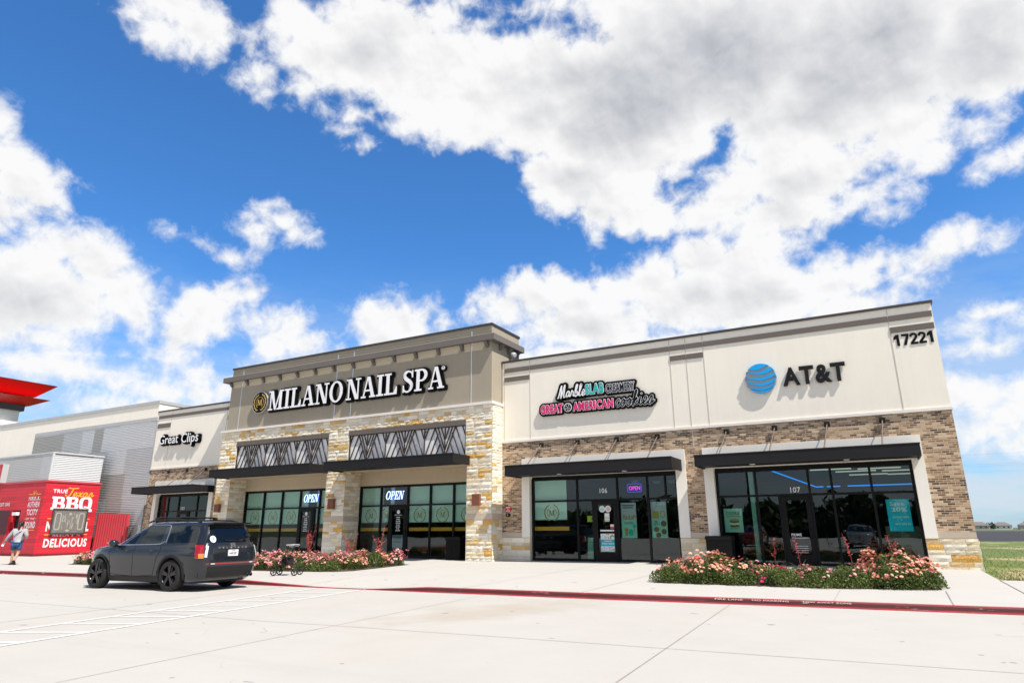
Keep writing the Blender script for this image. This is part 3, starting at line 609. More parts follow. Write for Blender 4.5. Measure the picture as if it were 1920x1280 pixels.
for i in range(9):
    y = -12.3 - i * 0.93
    pa = A0.lerp(A1, (y - A0.y) / (A1.y - A0.y)); yb = y + 0.0; pb = B0.lerp(B1, max(0.02, (yb + 0.62 - B0.y) / (B1.y - B0.y)))
    strip(hp, pa, pb, 0.09, 0.005, zl)
tag(hp.build('parking_marking', M['paint']), kind='structure')

# ------------------------------------------------------------------ the shopping strip
ZB, ZS, ZT = 0.88, 4.785, 8.34                              # stone base, underside of the stucco, underside of the cap
XL, XR = -38.85, 2.44
shop = thing('shop_building', 'long beige stucco, brick and limestone shop building holding four shops', 'shop building', (-18, 0, 0))
CR = [(0.84, 0.76, 0.62), (0.88, 0.82, 0.70), (0.80, 0.69, 0.51), (0.86, 0.79, 0.66), (0.78, 0.67, 0.49), (0.90, 0.84, 0.73), (0.84, 0.75, 0.58), (0.78, 0.66, 0.46)]
GO = [(0.72, 0.40, 0.07), (0.70, 0.44, 0.13), (0.74, 0.50, 0.20), (0.62, 0.42, 0.20), (0.76, 0.60, 0.36), (0.72, 0.37, 0.05)]
def stones(mb, fr, w, z0, z1, seed, gold=0.17, rough=0.030):
    """coursed limestone: every block its own lump, on a mortar bed"""
    q = random.Random(seed); z = z0
    mb.cur = (0.60, 0.55, 0.47); mb.poly(rect(0, w, z0, z1), fr, -0.05, 0.0)
    while z < z1 - 0.02:
        h = q.choice((0.11, 0.14, 0.17, 0.2, 0.24, 0.17)); h = min(h, z1 - z)
        if z1 - z - h < 0.08: h = z1 - z
        x = 0.0
        while x < w - 0.02:
            l = h * q.uniform(1.3, 3.4) + 0.06; l = min(l, w - x)
            if w - x - l < 0.14: l = w - x
            pieces = [(z, h)]
            if h > 0.22 and l < 0.5 and q.random() < 0.3: pieces = [(z, h * 0.48), (z + h * 0.48, h * 0.52)]
            for pz, ph in pieces:
                mb.cur = q.choice(GO) if q.random() < gold else q.choice(CR)
                j = q.uniform(0.85, 1.08); mb.cur = tuple(c * j for c in mb.cur)
                rg = rough * q.choice((0.25, 0.6, 1, 1.2)); e = 0.006; nx, nz = max(2, int(l / 0.10)), max(2, int(ph / 0.09))
                d0 = 0.010 + q.uniform(0, rough * 0.4); vs_ = []
                for i in range(nx + 1):
                    for k in range(nz + 1):
                        edge = i in (0, nx) or k in (0, nz)
                        a = x + e + (l - 2 * e) * i / nx + (0 if edge else q.uniform(-.015, .015)); b = pz + e + (ph - 2 * e) * k / nz + (0 if edge else q.uniform(-.012, .012))
                        vs_.append(fr(a, b, d0 * 0.6 if edge else d0 + q.uniform(0, rg)))
                idx = lambda i, k: i * (nz + 1) + k
                mb.add(vs_, [(idx(i, k), idx(i + 1, k), idx(i + 1, k + 1), idx(i, k + 1)) for i in range(nx) for k in range(nz)])
                c4 = [(x + e, pz + e), (x + l - e, pz + e), (x + l - e, pz + ph - e), (x + e, pz + ph - e)]
                for i in range(4):
                    (a, b), (c_, d_) = c4[i], c4[(i + 1) % 4]
                    mb.quad(fr(a, b, -0.001), fr(c_, d_, -0.001), fr(c_, d_, d0 * 0.6), fr(a, b, d0 * 0.6))
            x += l
        z += h
YM = -0.88
OPEN_ = {'g': (-37.82, -33.04), 'i': (-12.60, -6.45), 't': (-5.07, 1.12)}
TRIM = {'g': (-38.13, -32.70), 'i': (-12.96, -6.07), 't': (-5.42, 1.46)}
# brick fields, cut round the window surrounds
for nm, a, b, keys in (('right', -13.91, XR, ('i', 't')), ('left', XL, -31.36, ('g',))):
    w = MB(); x = a
    for k in keys:
        w.box(x, TRIM[k][0], 0, 0.3, 1.07, ZS); w.box(TRIM[k][0], TRIM[k][1], 0, 0.3, 4.05, ZS); x = TRIM[k][1]
    w.box(x, b, 0, 0.3, 1.07, ZS)
    if nm == 'right': w.box(XR - 0.3, XR, 0.3, 14, 1.07, ZS)
    w.build('brick_wall', M['brick'], shop)
    x = a; segs = []
    for k in keys: segs.append((x, TRIM[k][0])); x = TRIM[k][1]
    segs.append((x, b))
    for (p, q) in segs:
        if q - p > 0.05:
            sb = MB(); sb.box(p, q, -0.022, 0.28, 0.882, 1.07)
            if nm == 'right' and q > 2: sb.box(XR - 0.28, XR + 0.022, 0.28, 14, 0.882, 1.07)
            sb.build('stone_sill_band', M['tan_band'], shop)
    x = a; i = 0; segs = []
    for k in keys: segs.append((x, OPEN_[k][0])); x = OPEN_[k][1]
    segs.append((x, b))
    for (p, q) in segs:
        if q - p < 0.1: continue
        m = MB().colour('stone'); stones(m, fr_front(p, -0.3, -0.02), q - p, 0, 1.17, 11 + i + int(a), 0.25, 0.02)
        if nm == 'right' and q > 2: stones(m, fr_right(0.0, -0.3, XR + 0.02), 3, 0, 1.17, 31)
        m.cur = CR[2]; m.box(p, q, 0.03, 0.3, -0.3, 0.88); m.build('stone_base', M['stone'], shop); i += 1
# stucco upper walls, their ledges, bands, reveal joints and caps
for nm, a, b in (('right', -13.91, XR), ('left', XL, -31.05)):
    w = MB(); w.box(a, b, -0.012, 0.25, 4.87, ZT)
    if nm == 'right': w.box(b - 0.25, b, 0.25, 14, 4.87, ZT)
    w.build('stucco_wall', M['cream'], shop)
    l = MB(); l.box(a, b + (0.03 if nm == 'right' else 0), -0.06, 0.2, 4.775, 4.868)
    if nm == 'right': l.box(b - 0.2, b + 0.03, 0.2, 14, 4.775, 4.868)
    l.build('stucco_ledge', M['ledge'], shop)
    c = MB(); c.box(a - 0.02, b + (0.05 if nm == 'right' else 0), -0.07, 0.3, ZT, ZT + 0.085)
    if nm == 'right': c.box(b - 0.3, b + 0.05, 0.3, 14, ZT, ZT + 0.085)
    c.build('parapet_cap', M['cap'], shop)
GR_ = [-12.527, -6.351, -5.717, -5.052, 1.153]
edges = [-13.80] + GR_ + [2.425]
for x0, x1 in zip(edges, edges[1:]): m = MB(); m.box(x0 + 0.012, x1 - 0.012, -0.045, 0.0, 7.885, 8.075); m.build('grey_band', M['band'], shop)
for x0, x1 in ((edges[0], edges[1]), (edges[2], edges[3]), (edges[3], edges[4]), (edges[5], edges[6])): m = MB(); m.box(x0 + 0.012, x1 - 0.012, -0.045, 0.0, 7.475, 7.67); m.build('grey_band', M['band'], shop)
for x0, x1, z0, z1 in ((-38.75, -31.2, 7.92, 8.10), (-38.75, -37.5, 7.33, 7.60), (-32.2, -31.2, 7.33, 7.60)): m = MB(); m.box(x0, x1, -0.045, 0.0, z0, z1); m.build('grey_band', M['band'], shop)
for x in GR_ + [-13.8, -37.45, -32.3]: m = MB(); m.box(x - 0.014, x + 0.014, -0.022, 0.0, 4.87, ZT); m.build('reveal_joint', M['groove'], shop)
m = MB(); m.box(-5.73, -5.70, -0.008, 0.0, 4.1, ZS); m.build('reveal_joint', M['groove'], shop)
# window surrounds
for k in 'git':
    (t0, t1), (o0, o1) = TRIM[k], OPEN_[k]; m = MB()
    m.box(t0, o0, -0.05, 0.22, ZB, 4.05); m.box(o1, t1, -0.05, 0.22, ZB, 4.05); m.box(o0, o1, -0.05, 0.22, 3.30, 4.05)
    m.build('window_surround', M['cream_trim'], shop)

# ---- the spa front: stone piers, spandrel, taupe parapet with a bracketed cornice
SX0, SX1 = -31.36, -13.91
PL, PMd, PRt = (SX0, -30.22), (-23.25, -22.01), (-15.17, SX1)
ZO = 3.88
i = 0
for (p, q) in (PL, PMd, PRt):
    m = MB().colour('stone'); stones(m, fr_front(p, 0, YM), q - p, -0.3, 1.60, 51 + i, 0.22); stones(m, fr_front(p, 0, YM), q - p, 1.82, ZO, 61 + i, 0.24)
    if q != SX1: stones(m, fr_right(YM, 0, q), 1.08, -0.3, 1.60, 71 + i, 0.2); stones(m, fr_right(YM, 0, q), 1.08, 1.82, ZO, 77 + i, 0.2)
    else: stones(m, fr_right(YM, 0, q), 0.86, -0.3, 1.60, 71 + i, 0.3); stones(m, fr_right(YM, 0, q), 0.86, 1.82, ZO, 77 + i, 0.15)
    m.cur = CR[0]; m.box(p + 0.02, q - 0.06, YM + 0.06, 0.2, -0.3, ZO)
    pier = m.build('stone_pier', M['stone'], shop)
    bd = MB(); bd.box(p - 0.015, q + 0.03, YM - 0.03, 0.19 if q != SX1 else -0.01, 1.60, 1.82); bd.build('smooth_band', M['tan_band'], pier)
    i += 1
PAN = ((-30.02, -23.30), (-21.96, -15.25)); PZ0, PZ1 = 4.20, 5.81
sp_ = MB().colour('stone')
stones(sp_, fr_front(SX0, 0, YM), SX1 - SX0, PZ1, 6.39, 91, 0.30)
for j, (p, q) in enumerate(((SX0, PAN[0][0]), (PAN[0][1], PAN[1][0]), (PAN[1][1], SX1))): stones(sp_, fr_front(p, 0, YM), q - p, ZO, PZ1, 93 + j, 0.24)
stones(sp_, fr_right(YM, 0, SX1), 0.86, ZO, 6.39, 97, 0.12)
sp_.cur = CR[0]; sp_.box(SX0 + 0.02, SX1 - 0.06, YM + 0.28, 0.2, ZO, 6.38); sp_.build('stone_spandrel', M['stone'], shop)
m = MB(); m.box(SX0 - 0.05, SX1 + 0.06, YM - 0.10, YM + 0.3, 6.385, 6.50); m.box(SX1 - 0.2, SX1 + 0.06, YM + 0.3, 0.0, 6.385, 6.50); m.box(SX0 - 0.05, SX0 + 0.2, YM + 0.3, 0.0, 6.385, 6.50); m.build('stone_cap_ledge', M['ledge'], shop)
TX0, TX1 = -31.05, -13.95
m = MB(); m.box(TX0, TX1, YM, 1.64, 6.50, 9.94); m.build('spa_parapet_wall', M['taupe'], shop)
m = MB(); m.box(TX0 - 0.04, TX1 + 0.04, YM - 0.05, 1.69, 9.94, 10.04); m.build('parapet_cap', M['cap'], shop)
for x in (-30.15, -23.06, -21.99, -15.0): m = MB(); m.box(x - 0.022, x + 0.022, YM - 0.018, YM + 0.01, 6.50, 9.80); m.build('reveal_joint', M['reveal'], shop)
m = MB(); m.box(TX0, TX1, YM - 0.006, YM + 0.01, 9.655, 9.675); m.build('reveal_joint', M['band'], shop)
co = MB(); CZ0, CZ1 = 9.19, 9.46
co.box(-31.45, -13.67, YM - 0.30, YM - 0.125, CZ0, CZ1); co.box(TX1 + 0.002, -13.67, YM - 0.125, 1.66, CZ0, CZ1); co.box(-31.45, TX0, YM - 0.125, 1.66, CZ0, CZ1)
corn = co.build('cornice', M['cornice'], shop)
for i in range(14):
    x = -30.95 + i * (16.79 / 13); b = MB(); fr = lambda a, bb, d, x=x: (x + d, YM - a, 9.19 + bb)
    b.poly([(0, 0.05), (0, -0.26), (0.06, -0.26), (0.25, -0.07), (0.25, 0), (0.12, 0.05)], fr, -0.07, 0.07); b.build('bracket', M['cornice'], corn)
for y in (-0.2, 0.55, 1.3):
    b = MB(); fr = lambda a, bb, d, y=y: (TX1 + a, y + d, 9.19 + bb); b.poly([(0, 0), (0.23, 0), (0.23, -0.07), (0.06, -0.26), (0, -0.26)], fr, -0.07, 0.07); b.build('bracket', M['cornice'], corn)
# the two lattice screens
def lattice(p, q):
    z0, z1, y = 4.2, 5.58, YM + 0.045
    bk = MB(); bk.box(p, q, YM + 0.085, YM + 0.14, z0, z1 + 0.2); pan = bk.build('lattice_screen', M['screenwhite'], shop)
    l = MB(); l.box(p - 0.02, q + 0.02, YM - 0.03, YM + 0.085, z1, PZ1); l.build('lintel', M['band'], pan)
    s = MB(); n = 3; w = (q - p) / n; zb, zt = 4.28, z1 - 0.03
    B = lambda a, b, t_=0.05: s.bar((a[0], y, a[1]), (b[0], y, b[1]), 0.038, t_ * .8, (0, 1, 0))
    s.box(p, q, y - 0.025, y + 0.025, zt, zt + 0.045); s.box(p, p + 0.05, y - 0.02, y + 0.03, zb, zt); s.box(q - 0.05, q, y - 0.02, y + 0.03, zb, zt)
    H = zt - zb
    for k in range(n):
        a, c = p + k * w, p + (k + 0.5) * w; e = a + w
        if k: B((a, zb), (a, zt), 0.05)
        B((c, zb), (c, zt), 0.05)
        B((a + 0.26 * w, zt), (c - 0.02, zb)); B((e - 0.26 * w, zt), (c + 0.02, zb))
        B((a + 0.33 * w, zt), (c - 0.02, zb + 0.24 * H)); B((e - 0.33 * w, zt), (c + 0.02, zb + 0.24 * H))
        B((a + 0.405 * w, zt), (c - 0.02, zb + 0.60 * H)); B((e - 0.405 * w, zt), (c + 0.02, zb + 0.60 * H))
        sl = H / (0.24 * w)                                  # slope of the long bars
        for off in (0.0, 0.13, 0.26):
            # left half rises away from the side bar, right half falls back to it
            x0 = a + 0.03 + off * w; L = H * (1.0, 0.80, 0.44)[int(off * 8)]
            B((x0, zb), (x0 + L / sl * 0.98, zb + L)); B((e - 0.03 - off * w, zb), (e - 0.03 - off * w - L / sl * 0.98, zb + L))
        B((a + 0.03, zb + 0.66 * H), (a + 0.09 * w, zt)); B((e - 0.03, zb + 0.66 * H), (e - 0.09 * w, zt))
        for zz in (zb + 0.08, zt - 0.12): s.lathe((a + 0.07, y - 0.06, zz), (0, 1, 0), [(0, .035), (.05, .035)], 8)
    s.build('screen_bars', M['bronze'], pan)
for p, q in PAN: lattice(p, q)
# beam and soffit behind the stone openings
for p, q in ((PL[1], PMd[0]), (PMd[1], PRt[0])):
    m = MB(); m.box(p + 0.03, q, 0.12, 0.3, 3.235, ZO + 0.3); m.build('beige_beam', M['beam'], shop)
    m = MB(); m.box(p - 0.06, q + 0.06, YM - 0.068, 0.12, ZO - 0.02, ZO + 0.04); m.build('soffit', M['beam'], shop)

# ---- awnings
def awning(x0, x1, yf, yb, z0, z1, plates=(), skew=-0.13, lights=()):
    a = MB(); a.box(x0, x1, yf, yf + 0.05, z0, z1); a.box(x0, x0 + 0.05, yf + 0.05, yb, z0, z1); a.box(x1 - 0.05, x1, yf + 0.05, yb, z0, z1)
    a.box(x0 + 0.05, x1 - 0.05, yf + 0.05, yb, z1 - 0.09, z1 - 0.02); a.box(x0 + 0.05, x1 - 0.05, yf + 0.05, yb, z0 + 0.05, z0 + 0.09)
    a.box(x0 - 0.012, x1 + 0.012, yf - 0.012, yf, z1 - 0.03, z1 + 0.012)
    o = a.build('awning', M['black'], shop)
    for px in plates:
        pl = MB(); pl.box(px - 0.09, px + 0.09, yb - 0.035, yb, 4.49, 4.67); pl.lathe((px, yb - 0.07, 4.58), (0, 1, 0), [(0, .03), (.05, .05)], 8); pl.build('mounting_plate', M['black'], o)
        rd = MB(); rd.tube([(px, yb - 0.05, 4.57), (px + skew, yf + 0.25, z1)], 0.022, 6); rd.build('support_rod', M['rod'], o)
    for lx in lights:
        d = MB(); d.lathe((lx, (yf + yb) / 2, z0 + 0.05), (0, 0, -1), [(0, .09), (.02, .09)], 14); d.build('downlight', M['white'], o)
    return o
awning(-13.0, -6.2, -1.42, -0.05, 3.25, 3.665, (-11.995, -10.356, -8.685, -7.044), lights=(-10.9, -8.2))
awning(-5.41, 1.34, -1.38, -0.05, 3.27, 3.655, (-4.481, -2.83, -1.155, 0.491), lights=(-3.6, -0.7))
awning(-38.3, -32.62, -1.34, -0.05, 3.27, 3.645, (-37.03, -35.28, -33.54))
awning(-30.3, -23.12, -2.19, YM - 0.07, 3.83, 4.225); awning(-22.2, -14.98, -2.2, YM - 0.07, 3.83, 4.225)

# ---- storefronts
def storefront(x0, x1, uppers, lowers, door, head=3.22, y=0.20):
    """uppers / lowers: mullion centres above and below the transom; door = (x0, x1)"""
    f = MB(); w = 0.075; yy0, yy1 = y - 0.05, y + 0.05
    f.box(x0, x0 + 0.09, yy0, yy1, 0, head); f.box(x1 - 0.09, x1, yy0, yy1, 0, head); f.box(x0 + 0.09, x1 - 0.09, yy0, yy1, head - 0.09, head)
    T0, T1 = 2.265, 2.335
    f.box(x0 + 0.09, x1 - 0.09, yy0, yy1, T0, T1)
    d0, d1 = door or (x0, x0)
    if door: f.box(x0 + 0.09, d0, yy0, yy1, 0, 0.09); f.box(d1, x1 - 0.09, yy0, yy1, 0, 0.09)
    else: f.box(x0 + 0.09, x1 - 0.09, yy0, yy1, 0, 0.09)
    for u in uppers: f.box(u - w / 2, u + w / 2, yy0 + 0.002, yy1, T1, head - 0.09)
    for u in lowers: f.box(u - w / 2, u + w / 2, yy0 + 0.002, yy1, 0.09, T0)
    sf = f.build('storefront', M['frame'], shop)
    us = [x0 + 0.05] + list(uppers) + [x1 - 0.05]
    for a, b in zip(us, us[1:]): gl = MB(); gl.quad((a, y, T1 - 0.02), (b, y, T1 - 0.02), (b, y, head - 0.05), (a, y, head - 0.05)); gl.build('window_pane', M['glass'], sf)
    ls = [x0 + 0.05] + list(lowers) + [x1 - 0.05]
    for a, b in zip(ls, ls[1:]):
        if door and a > d0 - 0.1 and b < d1 + 0.1: continue
        gl = MB(); gl.quad((a, y, 0.06), (b, y, 0.06), (b, y, T0 + 0.02), (a, y, T0 + 0.02)); gl.build('window_pane', M['glass'], sf)
    if door:
        d = MB(); s_ = 0.14; d0 += 0.045; d1 -= 0.045
        d.box(d0, d0 + s_, yy0 - 0.01, yy1 - 0.02, 0.02, T0 - 0.01); d.box(d1 - s_, d1, yy0 - 0.01, yy1 - 0.02, 0.02, T0 - 0.01); d.box(d0 + s_, d1 - s_, yy0 - 0.01, yy1 - 0.02, 0.02, 0.34); d.box(d0 + s_, d1 - s_, yy0 - 0.01, yy1 - 0.02, T0 - 0.15, T0 - 0.01)
        d.tube([(d1 - 0.07, yy0 - 0.01, 1.22), (d1 - 0.07, yy0 - 0.07, 1.20), (d1 - 0.07, yy0 - 0.07, 0.92), (d1 - 0.07, yy0 - 0.01, 0.90)], 0.014, 6)
        d.lathe((d1 - 0.07, yy0 - 0.03, 1.45), (0, 1, 0), [(0, .025), (.03, .025)], 8)
        d.build('door', M['frame'], sf)
        gl = MB(); gl.quad((d0 + s_, y - 0.01, 0.34), (d1 - s_, y - 0.01, 0.34), (d1 - s_, y - 0.01, T0 - 0.15), (d0 + s_, y - 0.01, T0 - 0.15)); gl.build('window_pane', M['glass'], sf)
    return sf
storefront(-30.21, -23.27, [-28.73, -27.35, -26.03, -24.66], [-28.73, -27.35, -26.04, -24.98, -24.69], (-26.04, -24.98))
storefront(-22.01, -15.18, [-20.68, -19.08, -17.80, -16.52], [-20.68, -20.13, -19.08, -17.80, -16.52], (-20.13, -19.08))
storefront(-12.60, -6.45, [-10.55, -8.85, -7.635, -6.935], [-10.55, -9.89, -8.855, -7.635], (-9.89, -8.855))
storefront(-5.07, 1.12, [-3.70, -1.98, -1.28, -0.11], [-3.70, -2.97, -1.96, -1.28, -0.10], (-2.97, -1.96))
storefront(-37.82, -33.04, [-36.92, -35.93, -34.24], [-36.92, -35.93, -34.9, -34.24], (-35.93, -34.9))
# rooms behind the glass
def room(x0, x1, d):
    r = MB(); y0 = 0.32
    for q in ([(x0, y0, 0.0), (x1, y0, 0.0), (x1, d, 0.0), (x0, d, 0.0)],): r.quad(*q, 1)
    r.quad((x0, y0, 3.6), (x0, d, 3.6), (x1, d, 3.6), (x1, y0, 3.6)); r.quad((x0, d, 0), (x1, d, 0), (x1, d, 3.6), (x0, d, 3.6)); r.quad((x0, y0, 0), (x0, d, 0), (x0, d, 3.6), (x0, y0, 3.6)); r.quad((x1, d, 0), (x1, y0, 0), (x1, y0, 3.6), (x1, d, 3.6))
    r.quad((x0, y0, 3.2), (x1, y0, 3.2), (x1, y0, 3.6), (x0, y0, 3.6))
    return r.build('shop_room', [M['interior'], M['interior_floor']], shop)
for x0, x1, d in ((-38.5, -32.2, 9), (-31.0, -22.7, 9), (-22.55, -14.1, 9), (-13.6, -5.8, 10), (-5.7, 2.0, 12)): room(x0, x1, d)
m = MB(); m.box(XL + 0.1, XR - 0.31, 0.35, 13.9, 7.2, 7.3); m.build('flat_roof', M['interior'], shop)
m = MB(); m.box(XL + 0.1, XR - 0.31, 13.9, 14.2, 0, 8.3); m.build('rear_wall', M['cream'], shop)
# ------------------------------------------------------------------ signs on the wall
def raised(parent, letters, fr, d0, d1, mat, name='letter'):
    for l in letters:
        m = MB(); m.polys(l, fr, d0, d1); m.build(name, mat, parent)
def backing(parent, ps, fr, d0, d1, mat, r, name='backing'):
    m = MB(); m.polys(grow(ps, r), fr, d0, d1, jit=0.0003); return m.build(name, mat, parent)
def emblem(mb, cx, cy, s, fr, d, m=0, solid=None):
    """ring, laurel sprays and a thin M"""
    out = ring(cx, cy, .30 * s, .30 * s, .022 * s, .022 * s, -62, 242, 26)
    for sg in (-1, 1):
        for k in range(11):
            a = R(-68 + k * 13.5); x, y = cx + sg * .44 * s * math.cos(a), cy + .44 * s * math.sin(a)
            t_ = a + math.pi / 2 + 0.5 * (1 if k % 2 else -1)
            dx, dy = sg * math.cos(t_) * .095 * s, math.sin(t_) * .095 * s; nx, ny = -dy * .42, dx * .42
            out.append(ccw([(x - dx, y - dy), (x + nx, y + ny), (x + dx, y + dy), (x - nx, y - ny)]))
    out += put2(SLAB['M'][1], cx - .19 * s, cy - .15 * s, .31 * s, .31 * s)
    return out
# the nail salon
YS = -0.88
t = thing('spa_sign', 'long sign of white serif capitals on black backing, with round emblem, on the taupe wall', 'shop sign', (-23, YS, 7.2))
fr = fr_front(0, 0, YS)
W3 = [slab('MILANO', -27.66, 7.29, 5.25, 1.04), slab('NAIL', -22.17, 7.30, 3.16, 1.04), slab('SPA', -18.68, 7.31, 2.36, 1.03)]
for wd in W3:
    backing(t, flat(wd), fr, 0.02, 0.10, M['signblack'], 0.10); raised(t, wd, fr, 0.10, 0.20, M['signblack'], 'letter_return'); raised(t, wd, fr, 0.2045, 0.208, M['white'])
m = MB(); m.polys(ring(-16.43, 8.25, .085, .085, .02, .02) + flat(text('R', -16.465, 8.205, .07, .09)), fr, 0.126, 0.15); m.build('registered_mark', M['white'], t)
backing(t, ring(-16.43, 8.25, .085, .085, .02, .02), fr, 0.02, 0.125, M['signblack'], 0.06)
d_ = MB(); d_.poly(disc(-28.40, 7.81, .58, 40), fr, 0.02, 0.16); dk = d_.build('emblem_disc', M['signblack'], t)
m = MB(); m.polys(emblem(m, -28.40, 7.81, 1.0, fr, 0), fr, 0.16, 0.168); m.build('emblem', M['gold'], dk)
m = MB(); m.polys(ring(-28.40, 7.81, .585, .585, .015, .015, n=40), fr, 0.02, 0.165); m.build('emblem_rim', M['reveal'], dk)
# the hairdresser
t = thing('hair_salon_sign', 'small white lettered sign on black backing on the leftmost cream wall', 'shop sign', (-36.2, 0, 6.2)); fr = fr_front(0, 0, -0.012)
W2 = [text('Great', -38.10, 6.26, 1.83, .55, .005), text('Clips', -35.96, 6.06, 1.56, .74, .005)]
for wd in W2: backing(t, flat(wd), fr, 0.02, 0.10, M['signblack'], 0.10); raised(t, wd, fr, 0.10, 0.20, M['signblack'], 'letter_return'); raised(t, wd, fr, 0.2045, 0.208, M['white'])
# the ice cream and cookie shop
t = thing('ice_cream_sign', 'upper sign in white script and teal capitals on black cloud backing', 'shop sign', (-9.5, 0, 6.4))
fr0 = fr_front(0, 0, -0.012); tilt = lambda x0, k: (lambda a, b, d: (a, -0.012 - d, b + (a - x0) * k))
fr = fr_front(0, 0, -0.012)
a1 = script('Marble', -11.16, 6.47, 1.24, 0.50, .10, .15); a2 = text('SLAB', -9.91, 6.49, .80, .44, .028); a3 = text('CREAMERY', -9.02, 6.47, 1.20, .36, .012)
backing(t, flat(a1) + flat(a2) + flat(a3), fr, 0.02, 0.11, M['signblack'], 0.105)
raised(t, a1, fr, 0.111, 0.125, M['white']); raised(t, a2, fr, 0.115, 0.13, M['teal']); raised(t, a3, fr, 0.115, 0.13, M['charcoal'])
for q_ in (a2, a3): m = MB(); m.polys(grow(flat(q_), 0.022), fr, 0.111, 0.113, jit=0.00005); m.build('letter_outline', M['white'], t)
t = thing('cookie_sign', 'lower sign of magenta capitals and dark script on black cloud backing', 'shop sign', (-9.5, 0, 5.8))
b1 = text('GREAT', -11.97, 5.85, 1.03, .38, .03); b3 = text('AMERICAN', -10.48, 5.86, 1.75, .37, .03); b4 = script('cookies', -8.66, 5.86, 1.58, 0.62, .075, .2)
ck = [disc(-10.72, 6.045, .165, 20)]
backing(t, flat(b1) + ck + flat(b3) + flat(b4), fr, 0.02, 0.11, M['signblack'], 0.095)
for q_ in (flat(b1), ck, flat(b3), flat(b4)): m = MB(); m.polys(grow(q_, 0.02), fr, 0.111, 0.113, jit=0.00005); m.build('letter_outline', M['white'], t)
raised(t, b1, fr, 0.115, 0.13, M['pink']); raised(t, b3, fr, 0.115, 0.13, M['pink']); raised(t, b4, fr, 0.115, 0.128, M['signblack'])
m = MB(); m.poly(disc(-10.72, 6.045, .15, 20), fr, 0.114, 0.125); cko = m.build('cookie', M['charcoal'], t)
for (x, y) in ((-.06, .06), (.05, .07), (0, -.01), (-.08, -.05), (.07, -.04), (.01, -.10)): m = MB(); m.poly(disc(-10.72 + x, 6.045 + y, .022, 8), fr, 0.125, 0.13); m.build('chocolate_chip', M['white'], cko)
# the phone shop: a striped globe and four dark capitals
t = thing('phone_shop_sign', 'blue striped globe beside four charcoal capitals on the rightmost cream wall', 'shop sign', (-2, 0, 6)); fr = fr_front(0, 0, -0.012)
gc, gr = (-3.09, 6.395), 0.54
m = MB(); m.poly(disc(gc[0], gc[1], gr - 0.012, 48), fr, 0.03, 0.085); gb = m.build('globe', M['signgrey'], t)
def clipdisc(top, bot):
    """band between two curves, trimmed to the disc"""
    n = 24; out = []
    xs_ = [-1 + 2 * i / n for i in range(n + 1)]; P_ = []
    for x in xs_:
        lim = math.sqrt(max(0, 1 - x * x)); P_.append((x, max(-lim, min(lim, top(x))), max(-lim, min(lim, bot(x)))))
    for (x0, t0, b0), (x1, t1, b1) in zip(P_, P_[1:]):
        if max(t0 - b0, t1 - b1) < 0.004: continue
        q = [(x0, b0), (x1, b1), (x1, max(t1, b1 + .001)), (x0, max(t0, b0 + .001))]
        out.append([(gc[0] + a * gr, gc[1] + b * gr) for a, b in q])
    return out
def quad3(xl, yl, ym, xr_, yr_):
    a = np.linalg.solve([[xl * xl, xl, 1], [0, 0, 1], [xr_ * xr_, xr_, 1]], [yl, ym, yr_]); return lambda x: a[0] * x * x + a[1] * x + a[2]
for tp, bt in ((lambda x: 1.0, quad3(-.65, .68, .62, .5, .84)), (quad3(-.86, .56, .42, .62, .70), quad3(-.86, .54, .25, .80, .50)), (quad3(-1, .25, .04, .92, .33), quad3(-1, .22, -.13, .98, .14)), (quad3(-1, -.08, -.34, 1.0, -.04), quad3(-.97, -.12, -.50, .95, -.24)), (quad3(-.84, -.48, -.68, .88, -.42), quad3(-.78, -.54, -.81, .75, -.60)), (quad3(-.55, -.78, -.88, .62, -.74), lambda x: -1.0)):
    m = MB(); m.polys(clipdisc(tp, bt), fr, 0.03, 0.13, jit=0.0002); m.build('globe_stripe', M['signblue'], gb)
raised(t, text('AT&T', -2.36, 6.02, 2.02, .66, .035), fr, 0.03, 0.105, M['charcoal'])
# the street number
t = thing('address_number', 'black five digit street number at the top right corner', 'number', (1.8, 0, 7)); raised(t, digits('17221', 1.20, 7.01, 1.19, .385), fr, 0.004, 0.018, M['signblack'], 'digit')

# ------------------------------------------------------------------ lamps, small wall fittings
for x, z0, z1, wd in ((-31.08, 2.14, 2.55, 'on the leftmost stone pier'), (-22.89, 2.15, 2.63, 'on the middle stone pier'), (-14.78, 2.15, 2.62, 'on the rightmost stone pier')):
    t = thing('wall_lamp', 'rust brown box wall lamp ' + wd, 'wall lamp', (x + .17, YM, z0), 'rust box lamps on the stone piers')
    m = MB(); m.box(x, x + .36, YM - 0.19, YM - 0.05, z0, z1); b = m.build('lamp_housing', M['rust'], t)
    m = MB(); m.box(x + .08, x + .28, YM - 0.05, YM + 0.02, z0 + .1, z1 - .1); m.build('back_plate', M['black'], t)
    m = MB(); m.box(x + .05, x + .31, YM - 0.16, YM - 0.08, z0 - .012, z0 - .002); m.build('lens', M['white'], t)
t = thing('security_light', 'small grey floodlight on the side of the taupe parapet', 'floodlight', (-13.9, 0.75, 8.7))
m = MB(); m.tube([(-13.95, .75, 8.65), (-13.85, .75, 8.65), (-13.78, .75, 8.85)], 0.03, 8); m.build('arm', M['flash'], t)
m = MB(); m.lathe((-13.85, .75, 8.92), (0.8, -0.3, -0.25), [(0, .06), (.05, .13), (.2, .13), (.24, .09)], 14); m.build('lamp_head', M['galv2'], t)
t = thing('fire_sign', 'small red notice on the brick beside the rightmost stone pier', 'sign', (-13.63, 0, 1.9))
m = MB(); m.box(-13.765, -13.495, -0.025, -0.003, 1.91, 2.14); m.build('plate', M['redsign'], t)
